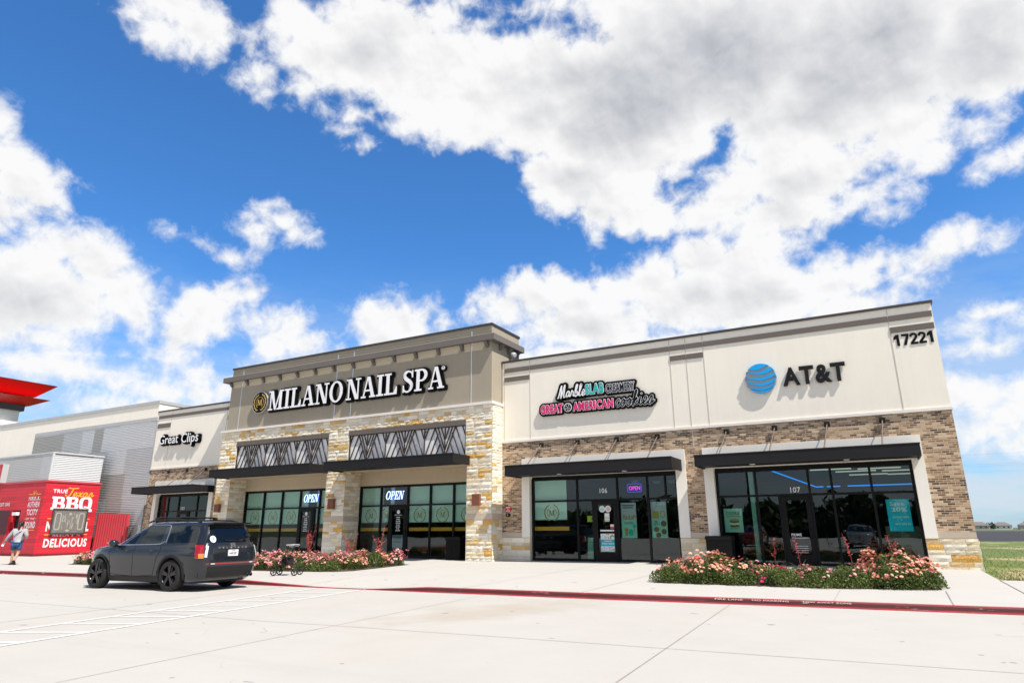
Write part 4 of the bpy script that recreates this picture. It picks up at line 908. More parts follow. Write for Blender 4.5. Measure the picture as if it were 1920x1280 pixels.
m = MB(); mono(m, [rect(-13.73, -13.53, 2.06, 2.10)] + flat(text('In', -13.66, 1.99, .06, .045)) + [rect(-13.73, -13.53, 1.93, 1.965)], fr_front(0, 0, 0), 0.0265); m.build('lettering', M['decalwhite'], t)
t = thing('key_box', 'small black key box below the red notice on brick', 'key box', (-13.6, 0, 1.7))
m = MB(); m.box(-13.70, -13.53, -0.09, -0.003, 1.71, 1.84); m.build('box', M['bin'], t)
m = MB(); m.lathe((-13.61, -0.09, 1.775), (0, -1, 0), [(0, .03), (.02, .03)], 10); m.build('lock', M['galv2'], t)
M['neonw'] = plain('neon_white', (0.8, 0.85, 1.0), 0.5, var=0, emit=(0.8, 0.88, 1.0), es=1.6)
M['neonb'] = plain('neon_blue', (0.02, 0.02, 0.4), 0.5, var=0, emit=(0.03, 0.03, 0.9), es=1.2)
M['neonp'] = plain('neon_pink', (0.5, 0.0, 0.4), 0.5, var=0, emit=(0.95, 0.03, 0.75), es=1.3)
M['ledblue'] = plain('led_blue', (0, 0.2, 0.6), 0.5, var=0, emit=(0.0, 0.25, 1.0), es=1.05)
M['tube'] = plain('ceiling_tube', (0.6, 0.6, 0.5), 0.5, var=0, emit=(1.0, 0.93, 0.8), es=0.35)
M['lettergreen'] = plain('poster_green', (0.36, 0.62, 0.50), 0.7, var=0.05)
GY = 0.245                                                   # just inside the glass
for x0, x1, lab in ((-25.86, -24.78, 'white lit slanted OPEN letters above the left nail salon door'), (-20.46, -19.34, 'white lit slanted OPEN letters above the right nail salon door')):
    t = thing('open_sign', lab, 'lit sign', ((x0 + x1) / 2, GY, 2.6), 'lit open letters over the salon doors'); f2 = fr_front(0, 0, GY)
    L = slab('OPEN', x0, 2.58, (x1 - x0) * .93, .38, sh=0.18)
    m = MB(); m.polys(grow(flat(L), 0.012), f2, -0.01, 0.0, jit=0.0002); m.build('glow_edge', M['neonb'], t)
    for l in L: m = MB(); m.polys(l, f2, 0.004, 0.012); m.build('letter', M['neonw'], t)
t = thing('neon_sign', 'magenta OPEN in a blue frame inside the glass of shop 106', 'lit sign', (-8.17, GY, 2.55)); f2 = fr_front(0, 0, GY)
bx = [(-8.42, 2.57), (-7.92, 2.57), (-7.89, 2.60), (-7.89, 2.84), (-7.92, 2.87), (-8.42, 2.87), (-8.45, 2.84), (-8.45, 2.60), (-8.42, 2.57)]
m = MB(); m.tube([f2(a, b, 0) for a, b in bx], 0.014, 6); m.build('tube_frame', M['neonb'], t)
for l in text('OPEN', -8.39, 2.64, .45, .15, .012): m = MB(); m.polys(l, f2, -0.004, 0.012); m.build('letter', M['neonp'], t)
# numbers over the doors
YG = 0.193
for s, x0, z0, lab in (('106', -9.59, 2.56, 'white number 106 on the glass above the ice cream shop door'), ('107', -2.59, 2.37, 'white number 107 on the glass above the phone shop door'), ('101', -35.70, 2.36, 'white number 101 on the glass over the hair salon door')):
    m = MB(); m.polys(flat(text(s, x0, z0, .32, .185, .012)), fr_front(0, 0, YG + .003), 0.0, 0.003, jit=0.0001); tag(m.build('door_number', M['decalwhite'], base=(x0, YG, z0)), lab, 'number', 'numbers over the shop doors')
# roller shades with the emblem, and the gold band on the glass
pi = 0
WORDS = ['first', 'second', 'third', 'fourth', 'fifth', 'sixth', 'seventh', 'eighth', 'ninth', 'tenth', 'eleventh', 'twelfth']
def shade(x0, x1, z0, z1, em, lab):
    t = thing('roller_shade', lab, 'shade', ((x0 + x1) / 2, 0.29, z0), 'pale roller shades inside the glass')
    m = MB(); m.box(x0, x1, 0.285, 0.29, z0, z1); m.build('fabric', M['shade'], t)
    m = MB(); m.box(x0, x1, 0.275, 0.30, z0 - .02, z0 + .005); m.build('hem_bar', M['galv2'], t)
    if em:
        m = MB(); m.polys(emblem(m, em, 1.845, .72, None, 0), fr_front(0, 0, 0.2835), 0, 0.0012, jit=0.0001); m.build('emblem', M['decalgold'], t)
SL = [(-30.11, -28.77, -29.43), (-28.69, -27.39, -28.05), (-27.31, -26.08, -26.70), (-24.93, -24.73, None), (-24.62, -23.3, -23.95)]
for i, (a, b, e) in enumerate(SL): shade(a, b, 1.52, 3.16, e, '%s shade from the left in the left nail salon window' % WORDS[i] if i else 'leftmost shade of the left nail salon window, by the stone pier')
SR = [(-21.92, -20.72, -21.33), (-20.64, -20.17, -20.40), (-19.04, -17.84, -18.45), (-17.76, -16.56, -17.18), (-16.48, -15.2, -15.84)]
for i, (a, b, e) in enumerate(SR): shade(a, b, 1.54, 3.16, e, '%s shade from the left in the right nail salon window' % WORDS[i] if i else 'leftmost shade of the right nail salon window, by the middle pier')
shade(-12.51, -11.07, 1.58, 3.17, -11.75, 'pale shade with gold emblem in the left pane of shop 106')
shade(-26.0, -25.55, 2.34, 3.16, None, 'narrow shade left of the lit letters over the left salon door'); shade(-20.6, -19.95, 2.34, 3.16, None, 'narrow shade left of the lit letters over the right salon door')
for (a, b, lab) in ((-30.1, -26.1, 'gold band across the left part of the left salon window'), (-24.6, -23.35, 'gold band at the right end of the left salon window'), (-21.9, -20.2, 'gold band across the left part of the right salon window'), (-19.0, -15.25, 'gold band right of the door in the right salon window'), (-12.52, -10.97, 'gold band low in the left pane of shop 106')):
    m = MB(); m.box(a, b, 0.24, 0.25, 1.15, 1.30); m.box(a, b, 0.236, 0.2395, 1.218, 1.232); tag(m.build('window_band', M['yellowband'], base=(a, .24, 1.15)), lab, 'window band', 'gold bands across the windows')
# door posters, hours
t = thing('opening_hours', 'white opening hours lettering on the left salon door', 'lettering', (-25.5, YG - .02, 1.0))
def hours(t, cx, y):
    f = fr_front(0, 0, y); m = MB(); ps = [disc(cx, 2.0, .09, 18)]; m.polys(ps, f, 0.002, 0.003); m.build('round_mark', M['decalwhite'], t)
    m = MB(); L = []
    for i, (s, w) in enumerate((('Milano Nail Spa', .42), ('-----', .2), ('-- --', .2), ('--- - ---', .24), ('--- -- ---', .27), ('-----', .2), ('--- ----', .25), ('----', .18), ('--- -- --', .27))):
        L += flat(text(s, cx - w / 2, 1.83, w, .065, .012)) if i == 0 else [rect(cx - w / 2, cx - w * .1, 1.83 - i * .085, 1.865 - i * .085), rect(cx, cx + w / 2, 1.83 - i * .085, 1.865 - i * .085)]
    mono(m, L, f, 0.002); m.build('lettering', M['decalwhite'], t)
hours(t, -25.52, 0.178)
t = thing('opening_hours', 'white opening hours lettering on the right salon door', 'lettering', (-19.6, YG - .02, 1.0)); hours(t, -19.6, 0.178)
t = thing('paper_notice', 'pale blue notice low on the right salon door', 'notice', (-19.6, .178, .5)); m = MB(); m.box(-19.92, -19.3, 0.196, 0.199, .42, .98); m.build('sheet', plain('notice_blue', (0.18, 0.24, 0.32), 0.7), t)
m = MB()
for i in range(5): m.box(-19.85, -19.42 + .03 * (i % 3), 0.1945, 0.1955, .88 - i * .06, .90 - i * .06)
m.build('lettering', M['charcoal'], t)
def poster(name, lab, x0, x1, z0, z1, bg, y=0.25):
    t = thing(name, lab, 'poster', ((x0 + x1) / 2, y, z0)); m = MB(); m.box(x0, x1, y, y + .004, z0, z1); m.build('sheet', bg, t); return t, fr_front(x0, z0, y)
pl = lambda n, c, **k: plain(n, c, 0.7, var=0.04, **k)
M['pvio'] = pl('poster_lilac', (0.50, 0.47, 0.55)); M['pmint'] = pl('poster_mint', (0.33, 0.60, 0.52)); M['pbrown'] = pl('poster_brown', (0.20, 0.09, 0.05)); M['ptan'] = pl('poster_tan', (0.45, 0.27, 0.11)); M['pink2'] = pl('poster_pink', (0.65, 0.35, 0.35)); M['pyel'] = pl('poster_yellow', (0.62, 0.62, 0.04)); M['pcyan'] = pl('poster_cyan', (0.0, 0.42, 0.62)); M['pwhite'] = pl('poster_white', (0.74, 0.78, 0.76)); M['pdark'] = pl('poster_dark', (0.05, 0.05, 0.06)); M['psky'] = pl('poster_sky', (0.0, 0.50, 0.74)); M['pgold'] = pl('poster_gold', (0.45, 0.33, 0.06)); M['pgreen'] = pl('poster_leaf', (0.32, 0.48, 0.16)); M['pmaroon'] = pl('poster_maroon', (0.22, 0.03, 0.05))
t, f = poster('window_poster', 'tall lilac over mint flavour poster beside the 106 door', -8.76, -8.16, .87, 2.17, M['pvio'])
m = MB(); m.box(-8.76, -8.16, .2465, .2495, .87, 1.52); m.build('lower_half', M['pmint'], t)
m = MB(); mono(m, flat(text('FLAVORS', .12, .50, .36, .09)) + [rect(.05, .52, 1.18, 1.215), rect(.08, .48, 1.10, 1.135), rect(.06, .5, .68, .69)], f, 0.006); m.build('lettering', M['pdark'], t)
m = MB()
for x, y in ((.1, .76), (.2, .72), (.32, .74), (.44, .72), (.52, .76)): m.poly(disc(x, y, .055, 10, .035), f, 0.001, 0.004); m.poly(disc(x, y + .055, .05, 10, .035), f, 0.001, 0.0045)
m.poly([(.46, .42), (.53, .42), (.50, .10)], f, 0.005, 0.007); m.poly([(.10, .36), (.26, .36), (.24, .08), (.13, .08)], f, 0.005, 0.0062); m.build('dessert_picture', M['ptan'], t)
m = MB(); m.poly(disc(.36, .20, .10, 12, .13), f, 0.005, 0.0065); m.poly(disc(.51, .42, .07, 10), f, 0.005, 0.008); m.build('ice_cream_picture', M['teal'], t)
t, f = poster('window_poster', 'tall lilac over mint poster with round brown cookies', -7.575, -6.98, .88, 2.18, M['pvio'])
m = MB(); m.box(-7.575, -6.98, .2465, .2495, .88, 1.52); m.build('lower_half', M['pmint'], t)
m = MB(); mono(m, flat(text('RED', .12, .52, .13, .08)) + flat(text('VELVET', .06, .43, .25, .08)), f, 0.006); m.build('lettering', M['pdark'], t)
m = MB(); m.polys(ring(.44, .84, .11, .13, .035, .04, n=16), f, 0.001, 0.004); m.polys([rect(.06, .30, .70, .96)], f, 0.001, 0.004); m.build('gold_picture', M['pgold'], t)
m = MB()
for x, y, r in ((.46, .50, .11), (.18, .30, .10), (.46, .22, .10), (.24, .09, .10)): m.poly(disc(x, y, r, 14), f, 0.005, 0.007)
m.build('cookie_picture', M['pbrown'], t)
t, f = poster('allergy_notice', 'small yellow notice with letter A left of the 106 door', -10.18, -9.925, 1.47, 1.71, M['pyel']); m = MB(); mono(m, flat(text('A', .17, .07, .07, .09)), f, 0.002); m.build('lettering', M['pdark'], t)
yd = 0.176
for cx, lab, mt in ((-9.51, 'round white sticker with teal print on the 106 door', M['teal']), (-9.265, 'round white sticker with magenta print on the 106 door', M['pink'])):
    t = thing('door_sticker', lab, 'sticker', (cx, yd, 1.95)); f = fr_front(cx, 1.95, yd); m = MB(); m.poly(disc(0, 0, .125, 22), f, 0, .003); m.build('disc', M['pwhite'], t)
    m = MB(); m.polys(flat(text('SLAB' if mt is M['teal'] else 'COOKIES', -.08, -.03, .16, .06, .03)), f, .003, .0045, jit=.0001); m.polys([rect(-.06, .06, -.07, -.05), rect(-.05, .05, .05, .065)], f, .003, .004); m.build('lettering', mt, t)
t, f = poster('menu_card', 'small white card of brown treats below the stickers', -9.42, -9.22, 1.48, 1.79, M['pwhite'], yd); m = MB()
for x in (.055, .145):
    for y in (.05, .14): m.polys(ring(x, y, .033, .033, .015, .015, n=10), f, .001, .003)
m.build('treat_picture', M['ptan'], t)
t, f = poster('card_sticker', 'white and red card sticker by the 106 door handle', -9.20, -9.02, 1.20, 1.37, M['pwhite'], yd); m = MB(); m.polys([rect(0, .18, 0, .085)], f, .001, .003); m.build('red_half', M['redsign'], t)
t, f = poster('door_banner', 'white bar across the middle of the 106 door', -9.62, -9.03, 1.11, 1.17, M['pwhite'], yd)
t, f = poster('door_poster', 'white and turquoise dessert poster low on the 106 door', -9.615, -9.02, .37, 1.03, M['pwhite'], yd)
m = MB(); m.polys([rect(0, .595, .20, .44)], f, .001, .003); m.build('turquoise_band', M['pcyan'], t)
m = MB(); mono(m, flat(text('FREE MINI', .05, .25, .49, .075)) + [rect(.14, .44, .37, .395)], f, .005); m.build('lettering', M['pwhite'], t)
m = MB(); q = random.Random(5)
for k in range(30):
    x, y = q.uniform(.03, .56), q.choice((q.uniform(.02, .18), q.uniform(.47, .64)))
    m.poly(put2([disc(0, 0, 1, 5)], x, y, q.uniform(.01, .02), q.uniform(.008, .03), q.uniform(-.5, .5))[0], f, .001, .0025 + k * .00005)
m.build('speckle_picture', M['pdark'], t)
m = MB(); m.polys(ring(.47, .50, .10, .10, .05, .05, 30, 200, 12), f, .003, .005); m.build('donut_picture', M['ptan'], t)
t, f = poster('phone_poster', 'bright blue Save 20 percent poster in the phone shop window', .215, .86, 1.095, 2.075, M['psky'])
m = MB(); mono(m, flat(text('Save', .10, .78, .40, .13)) + flat(text('20%', .12, .60, .44, .13)) + flat(text('internet', .14, .40, .44, .08, .012)) + flat(text('+', .33, .32, .05, .05)) + flat(text('wireless', .16, .19, .44, .08, .012)), f, .002); m.build('lettering', M['pwhite'], t)
t, f = poster('cookie_poster', 'pale green cookie sandwich poster left of the 107 window', -4.90, -4.27, 1.07, 1.88, M['lettergreen'], .26)
m = MB(); mono(m, flat(text('COOKIE', .07, .60, .48, .11, .03)) + flat(text('SANDWICHES', .08, .52, .46, .055, .02)), f, .002); m.build('lettering', M['pmaroon'], t)
for z, mt in ((.42, 'ptan'), (.36, 'pbrown'), (.29, 'pwhite'), (.22, 'pbrown'), (.15, 'pgreen')): m = MB(); m.poly(disc(.34, z, .17, 16, .045), f, .001, .003 + z * .002); m.build('sandwich_picture', M[mt], t)
t = thing('door_lettering', 'white PRIME lettering on the phone shop door', 'lettering', (-2.46, yd, .9)); m = MB(); f = fr_front(0, 0, yd); mono(m, flat(text('PRIME', -2.72, .945, .32, .085)) + flat(text('Communications', -2.72, .86, .54, .06)), f, .002)
for i in range(4): m.box(-2.65, -2.25, yd - .003, yd - .002, .62 - i * .07, .632 - i * .07)
m.build('lettering', M['decalwhite'], t)
# phone shop interior: blue light lines, ceiling tubes, a counter board
t = thing('light_line', 'thin blue light lines along the phone shop ceiling', 'light line', (0, 3, 3))
def along(x, z, y):                                          # point further inside on the sight line of a window point
    c = Vector((0, -24.262, 1.2)); p = Vector((x, .2, z)); return c + (p - c) * ((y + 24.262) / 24.462)
m = MB(); m.tube([(-3.75, 1.0, 3.43), (-2.40, 9.0, 3.02)], .025, 6); m.build('tube', M['ledblue'], t)
for a, b in ((-2.40, -2.1), (-1.95, -1.4), (-1.1, 1.7)): m = MB(); m.tube([(a, 9.0, 3.02), (b, 9.0, 3.02)], .025, 6); m.build('tube', M['ledblue'], t)
k = 0
for i, (x, y) in enumerate(((-1.4, 3.0), (-.6, 4.4), (.2, 3.4), (1.0, 4.8), (-.2, 6.4), (1.2, 6.8))):
    m = MB(); m.box(x - .7, x + .7, y - .05, y + .05, 3.3, 3.34); tag(m.build('ceiling_tube', M['tube'], base=(x, y, 3.3)), 'slim lit ceiling tube inside the phone shop', 'ceiling light', 'lit ceiling tubes in the phone shop')
for x, y in ((-8.9, 2.6), (-8.2, 3.4), (-7.5, 3.2)):
    m = MB(); m.lathe((x, y, 3.05), (0, 0, 1), [(0, .10), (.04, .17), (.12, .2)], 16); tag(m.build('pendant_lamp', pl('pendant_shade', (.4, .42, .42)), base=(x, y, 3.05)), 'pale round pendant lamp inside shop 106', 'lamp', 'pendant lamps inside shop 106')
t = thing('a_frame_board', 'pale green board standing inside the glass of shop 106', 'board', (-10.1, .8, 0)); m = MB(); m.obox((-10.2, .7, .45), (.18, 0, 0), (0, .02, .0), (0, .05, .42)); m.build('board', M['lettergreen'], t)
m = MB(); m.box(-10.36, -10.33, .8, 1.0, 0, .5); m.build('leg', M['frame'], t)
t = thing('display_wall', 'beige display panel inside the right pane of the phone shop', 'panel', (.6, 3, 0)); m = MB(); m.box(.1, 1.6, 2.9, 3.0, 0, 1.25); m.build('panel', pl('panel_beige', (.42, .40, .30)), t); m = MB(); m.box(.08, 1.62, 2.88, 3.02, 1.25, 1.29); m.build('panel_top', M['frame'], t)
t = thing('green_post', 'pale green post standing inside the phone shop glass', 'post', (-3.9, .6, 0)); m = MB(); m.box(-3.98, -3.84, .55, .7, 0, 3.4); m.build('post', pl('post_green', (.28, .48, .40)), t)
# bins
def bin_(x0, x1, y0, y1, h, lab):
    t = thing('litter_bin', lab, 'litter bin', ((x0 + x1) / 2, (y0 + y1) / 2, 0), 'black slatted bins by the doors'); z = zwalk(x0, y0)
    m = MB(); m.box(x0, x1, y0, y1, z, h - .1)
    n = int((x1 - x0) / .06)
    for i in range(n): m.box(x0 + i * (x1 - x0) / n, x0 + (i + .6) * (x1 - x0) / n, y0 - .018, y0, z + .02, h - .11)
    for i in range(8): m.box(x1, x1 + .018, y0 + i * (y1 - y0) / 8, y0 + (i + .6) * (y1 - y0) / 8, z + .02, h - .11)
    m.build('slatted_body', M['bin'], t)
    m = MB(); m.box(x0 - .03, x1 + .03, y0 - .03, y1 + .03, h - .1, h); m.box(x0 - .01, x1 + .01, y0 - .01, y1 + .01, h, h + .025); m.build('lid', M['bin'], t)
bin_(-5.36, -4.55, -.85, -.2, .93, 'black slatted litter bin between shops 106 and 107'); bin_(-16.45, -15.75, -.45, .1, .87, 'black slatted litter bin by the rightmost stone pier')
# ------------------------------------------------------------------ the barbecue restaurant
rest = thing('restaurant_building', 'grey corrugated metal and pale stucco restaurant with a red boarded takeout bay', 'restaurant', (-48, 0, 0))
YR = -0.05
m = MB(); m.box(-75, -38.87, YR, 0.3, 8.06, 8.92); m.box(-75, -53.35, YR, 0.3, -0.5, 8.06); m.box(-39.2, -38.87, 0.3, 9, 8.3, 8.92); m.build('stucco_wall', M['cream'], rest)
m = MB(); m.box(-75.1, -38.83, YR - 0.06, 0.35, 8.92, 9.12); m.box(-39.2, -38.83, 0.35, 9, 8.92, 9.12); m.build('parapet_cap', M['flash'], rest)
m = MB(); m.box(-53.35, -38.87, YR - 0.03, 0.3, 7.84, 8.07); m.build('flashing', M['flash'], rest)
def corr(mb, fr, w, z0, z1, mts, seed, pitch=0.105, amp=0.028):
    """horizontal corrugation in panels of slightly different metal"""
    q = random.Random(seed); z = z0
    while z < z1 - 0.05:
        h = min(1.55, z1 - z); x = 0
        while x < w - 0.02:
            l = min(q.uniform(1.0, 2.6), w - x); mt = q.choice(mts); n = int(h / pitch) + 1
            prof = []
            for k in range(n):
                for a, d in ((0, 0), (.3, 1), (.6, 1), (.9, 0)):
                    zz = z + (k + a) * pitch
                    if zz <= z + h: prof.append((zz, d * amp))
            prof.append((z + h, 0))
            for (za, da), (zb, db) in zip(prof, prof[1:]): mb.quad(fr(x, za, da), fr(x + l, za, da), fr(x + l, zb, db), fr(x, zb, db), mt)
            mb.quad(fr(x, z, -.002), fr(x + .012, z, -.002), fr(x + .012, z, amp + .003), fr(x, z, amp + .003), mt)
            x += l
        z += h
m = MB(); corr(m, fr_front(-53.35, 0, YR), 14.48, 0.0, 7.84, (0, 0, 1, 1, 1, 2), 3); m.build('corrugated_wall', [M['galv'], M['galv2'], M['galv3']], rest)
m = MB(); m.box(-53.33, -38.89, YR + .02, .3, -.5, 7.84); m.build('wall_core', M['galv2'], rest)
BX, BY, BZ = -43.0, -3.65, 4.06                               # the takeout bay: right face x = BX, front y = BY
m = MB(); m.box(-62, BX - .06, BY + .06, -.62, BZ, 5.72); m.build('bay_core', M['galv2'], rest)
m = MB(); corr(m, fr_right(BY + .10, 0, BX - .04), 2.93, BZ, 5.72, (0, 0, 0, 0, 2), 8, .105, .022); m.build('corrugated_side', [M['galv'], M['galv2'], M['galv3']], rest)
m = MB(); corr(m, fr_front(-62, 0, BY + .08), 18.96, BZ, 5.72, (0, 1, 1, 2), 9, .105, .022); m.build('corrugated_front', [M['galv'], M['galv2'], M['galv3']], rest)
m = MB(); m.box(BX - .12, BX + .02, BY + .04, BY + .14, BZ, 5.75); m.box(-62, BX + .02, BY + .02, BY + .06, 5.72, 5.80); m.box(BX - .06, BX + .03, BY + .06, -.6, 5.72, 5.80); m.build('corner_trim', M['galv'], rest)
m = MB(); m.box(-62, -46.3, BY, BY + .25, -.3, BZ); m.box(-45.35, BX, BY, BY + .25, -.3, BZ); m.box(-46.3, -45.35, BY, BY + .25, -.3, 1.02); m.box(-46.3, -45.35, BY, BY + .25, 2.43, BZ); m.box(BX - .25, BX, BY + .25, -.53, -.3, BZ); m.build('takeout_bay', M['clad'], rest)
m = MB(); m.box(-62, BX + .05, BY - .05, BY, BZ - .04, BZ + .07); m.box(BX, BX + .05, BY, -.5, BZ - .04, BZ + .07); m.build('bay_capping', M['fence_red'], rest)
m = MB(); m.box(-62, BX + .03, BY - .03, BY - .003, -.3, -.06); m.box(BX + .003, BX + .03, BY - .003, -.5, -.3, -.06); m.build('skirting', plain('dark_red_skirt', (.12, .01, .012), .7), rest)
m = MB(); m.box(-62, BX - .3, BY + .3, -.6, -.3, 4.0); mm = m.build('bay_interior', M['interior'], rest)
fR = fr_right(0, 0, BX); k = 0.004
def letters(parent, L, fr, mt, nm='lettering', d=0.003): m = MB(); mono(m, flat(L), fr, d); return m.build(nm, mt, parent)
letters(rest, text('TRUE', -3.22, 3.41, .80, .215, .03), fR, M['decalwhite']); letters(rest, script('Texas', -2.50, 3.22, 1.62, .52, .13, .1), fR, M['bbqyellow'])
letters(rest, slab('BBQ', -3.20, 2.44, 2.36, .76, .02), fR, M['decalwhite'])
letters(rest, text('N', -3.25, 1.20, .30, .56, .04) + text('L', -1.03, 1.20, .20, .55, .05), fR, M['decalwhite'])
letters(rest, slab('MEAT', -2.85, .91, 1.28, .14) + slab('S', -1.50, .91, .26, .14), fR, M['decalwhite'])
letters(rest, text('DELICIOUS', -3.23, .295, 2.43, .49, .035), fR, M['decalwhite'])
for q_ in ([[rect(-3.25, -2.99, 1.90, 1.945)], [rect(-1.12, -.86, 1.90, 1.945)], [rect(-3.26, -2.96, .985, 1.035)], [rect(-1.15, -.85, .985, 1.035)]]): letters(rest, [q_], fR, M['bbqyellow'], 'yellow_rule')
fF = fr_front(0, 0, BY)
letters(rest, slab('SE', -44.72, 2.99, .62, .20) + slab('LL', -44.08, 2.99, .70, .20), fF, M['decalwhite']); letters(rest, text('AUTHEN', -44.70, 2.58, 1.32, .33, .02), fF, M['decalwhite']); letters(rest, text('TICITY', -44.64, 2.12, 1.22, .35, .025), fF, M['decalwhite']); letters(rest, text('BY THE', -44.52, 1.855, .90, .12, .015), fF, M['decalwhite']); letters(rest, text('POUND', -44.58, 1.38, 1.16, .385, .025), fF, M['decalwhite'])
letters(rest, script('We', -44.35, 3.30, .55, .24, .16), fF, M['bbqyellow']); pass
for q_ in [[rect(-44.75, -44.38, 3.315, 3.355)], [rect(-43.80, -43.40, 3.315, 3.355)], [rect(-44.74, -44.56, 1.90, 1.93)], [rect(-43.58, -43.40, 1.90, 1.93)], [rect(-44.25, -43.45, 1.255, 1.295)]]: letters(rest, [q_], fF, M['bbqyellow'], 'yellow_rule')
letters(rest, text('POST OAK', -48.2, 2.70, 1.40, .21, .02), fF, M['decalwhite'])
# the service hatch with its open shutter
m = MB(); m.obox((-46.65, BY - .30, 1.73), (.02, -.33, 0), (.03, .002, 0), (0, 0, .70)); m.build('shutter', plain('shutter_plum', (.05, .025, .035), .6), rest)
m = MB(); m.box(-47.9, -46.95, BY - .012, BY, 1.03, 2.43); m.build('hatch', M['signblack'], rest)
m = MB(); m.box(-45.95, -45.45, BY - .18, BY - .002, 2.13, 2.32); m.build('hatch_lamp', M['pwhite'], rest)
# hanging metal panel covering the middle of the slogan
t = thing('grey_panel', 'grey weathered metal panel hung over the lettering on the red bay', 'panel', (BX, -2, 1)); fP = fr_right(0, 0, BX)
m = MB(); m.poly(rect(-3.02, -1.10, 1.06, 2.48), fP, .02, .09); pb = m.build('board', plain('weathered_grey', (.17, .165, .15), .7, 0, .35, 6), t)
m = MB(); 
for r_ in (rect(-3.05, -1.07, 2.42, 2.51), rect(-3.05, -1.07, 1.03, 1.12), rect(-3.05, -2.97, 1.12, 2.42), rect(-1.15, -1.07, 1.12, 2.42)): m.poly(r_, fP, .02, .12)
m.build('frame', plain('panel_frame', (.055, .052, .05), .6), t)
M['scuff'] = plain('pale_scuff', (.38, .37, .33), .7, var=.3, scale=12); q = random.Random(3)
for sx, cx in ((1, -2.72), (-1, -1.40)): m = MB(); m.polys(ring(cx, 1.77, .17, .50, .05, .06, e=5), fP, .09, .10); m.build('scuff_mark', M['scuff'], pb)
for i in range(26):
    x = q.uniform(-2.5, -1.6); z = q.uniform(1.3, 2.0); m = MB(); m.polys(ribbon([(x, z), (x + q.uniform(-.03, .03), z + .12), (x + q.uniform(-.03, .03), z + q.uniform(.2, .35))], .025, 2, False), fP, .09, .096); m.build('scuff_mark', M['scuff'], pb)
for d_ in (disc(-2.06, 2.2, .09, 12, .07), disc(-2.10, 1.24, .10, 12, .06)): m = MB(); m.poly(d_, fP, .09, .098); m.build('scuff_mark', M['scuff'], pb)
# red sheet fence between the bay and the shops
t = thing('red_fence', 'red ribbed metal fence between the restaurant bay and the shops', 'fence', (-41, -.4, -.2)); m = MB(); x = -42.98; i = 0
while x < -39.75:
    m.box(x, x + .19, -.43, -.4, -.25, 2.27 - (x + 43) * .02); m.box(x + .19, x + .25, -.47, -.4, -.25, 2.27 - (x + 43) * .02); x += .25
m.build('sheet_panel', M['fence_red'], t); m = MB(); m.box(-42.98, -39.7, -.4, -.35, 2.0, 2.1); m.box(-39.74, -39.66, -.46, -.34, -.25, 2.2); m.build('post', M['fence_red'], t)
# projecting restaurant sign at the frame edge
t = thing('restaurant_sign', 'red box sign with white letters jutting over the takeout bay', 'shop sign', (-49.5, BY, 4.1)); m = MB(); m.box(-52.5, -47.98, BY - .30, BY + .05, 4.13, 5.30); m.build('cabinet', M['flash'], t)
m = MB(); m.box(-52.46, -48.02, BY - .32, BY - .302, 4.17, 5.26); m.build('face', M['bbqred'], t); raised(t, slab('BBQ', -51.3, 4.32, 3.1, .80, .02), fr_front(0, 0, BY - .32), .002, .02, M['white'])
# ------------------------------------------------------------------ red-roofed building further back
t = thing('red_roof_building', 'distant pale building with jutting bright red eaves above the restaurant', 'building', (-80, 3, 0))
def eave(nm, prof, y0, y1, mt):
    m = MB(); n = len(prof); vs_ = [(x, y0, z) for x, z in prof] + [(x, y1 - sh, z) for (x, z), sh in zip(prof, SHR)]
    m.add(vs_, [tuple(range(n))[::-1], tuple(range(n, 2 * n))] + [(i, (i + 1) % n, n + (i + 1) % n, n + i) for i in range(n)]); return m.build(nm, mt, t)
SHR = [0, 1.4, 2.0, 0]; eave('upper_eave', [(-75, 16.05), (-76.2, 14.75), (-88, 14.75), (-88, 16.05)], -9, 10.97, M['roofred'])
SHR = [0, 1.3, 2.0, 0.8]; eave('lower_eave', [(-74.9, 14.44), (-76.3, 13.75), (-88, 13.75), (-88, 14.75)], -9, 10.5, M['roofred'])
m = MB(); m.box(-86, -76.2, -8, 8.8, 13.15, 13.76); m.build('dark_fascia', M['cap'], t)
m = MB(); m.box(-85.5, -76.4, -7.5, 8.5, 0, 13.16); m.build('wall', M['roofwhite'], t)
m = MB(); m.box(-76.4, -76.32, 2.6, 6.3, 12.15, 12.75); m.build('window', M['cap'], t)
m = MB(); m.box(-76.4, -75.6, -4, 7.6, 11.4, 11.75); m.build('canopy', M['pwhite'], t)
# ------------------------------------------------------------------ the parked sport utility vehicle
M['paintcar'] = plain('slate_car_paint', (0.012, 0.015, 0.021), 0.16, 0.0, 0.03, 2, spec=0.35, coat=0.7)
M['cladding'] = plain('dark_cladding', (0.012, 0.0125, 0.0135), 0.55, 0.0, spec=0.3)
M['tyre'] = plain('tyre_rubber', (0.014, 0.013, 0.012), 0.85)
M['rim'] = plain('black_rim', (0.010, 0.010, 0.011), 0.25, 0.4, coat=.5)
M['chrome'] = plain('satin_chrome', (0.55, 0.56, 0.58), 0.22, 0.9)
M['tail'] = plain('tail_red', (0.30, 0.005, 0.008), 0.15, coat=1.0, var=0.1, scale=12)
M['amber'] = plain('amber_lens', (0.85, 0.25, 0.02), 0.25, coat=1.0)
M['lens'] = plain('white_lens', (0.62, 0.64, 0.66), 0.2, coat=1.0)
M['plate'] = plain('plate_white', (0.78, 0.78, 0.78), 0.5)
M['dark'] = plain('under_dark', (0.006, 0.006, 0.006), 0.9)
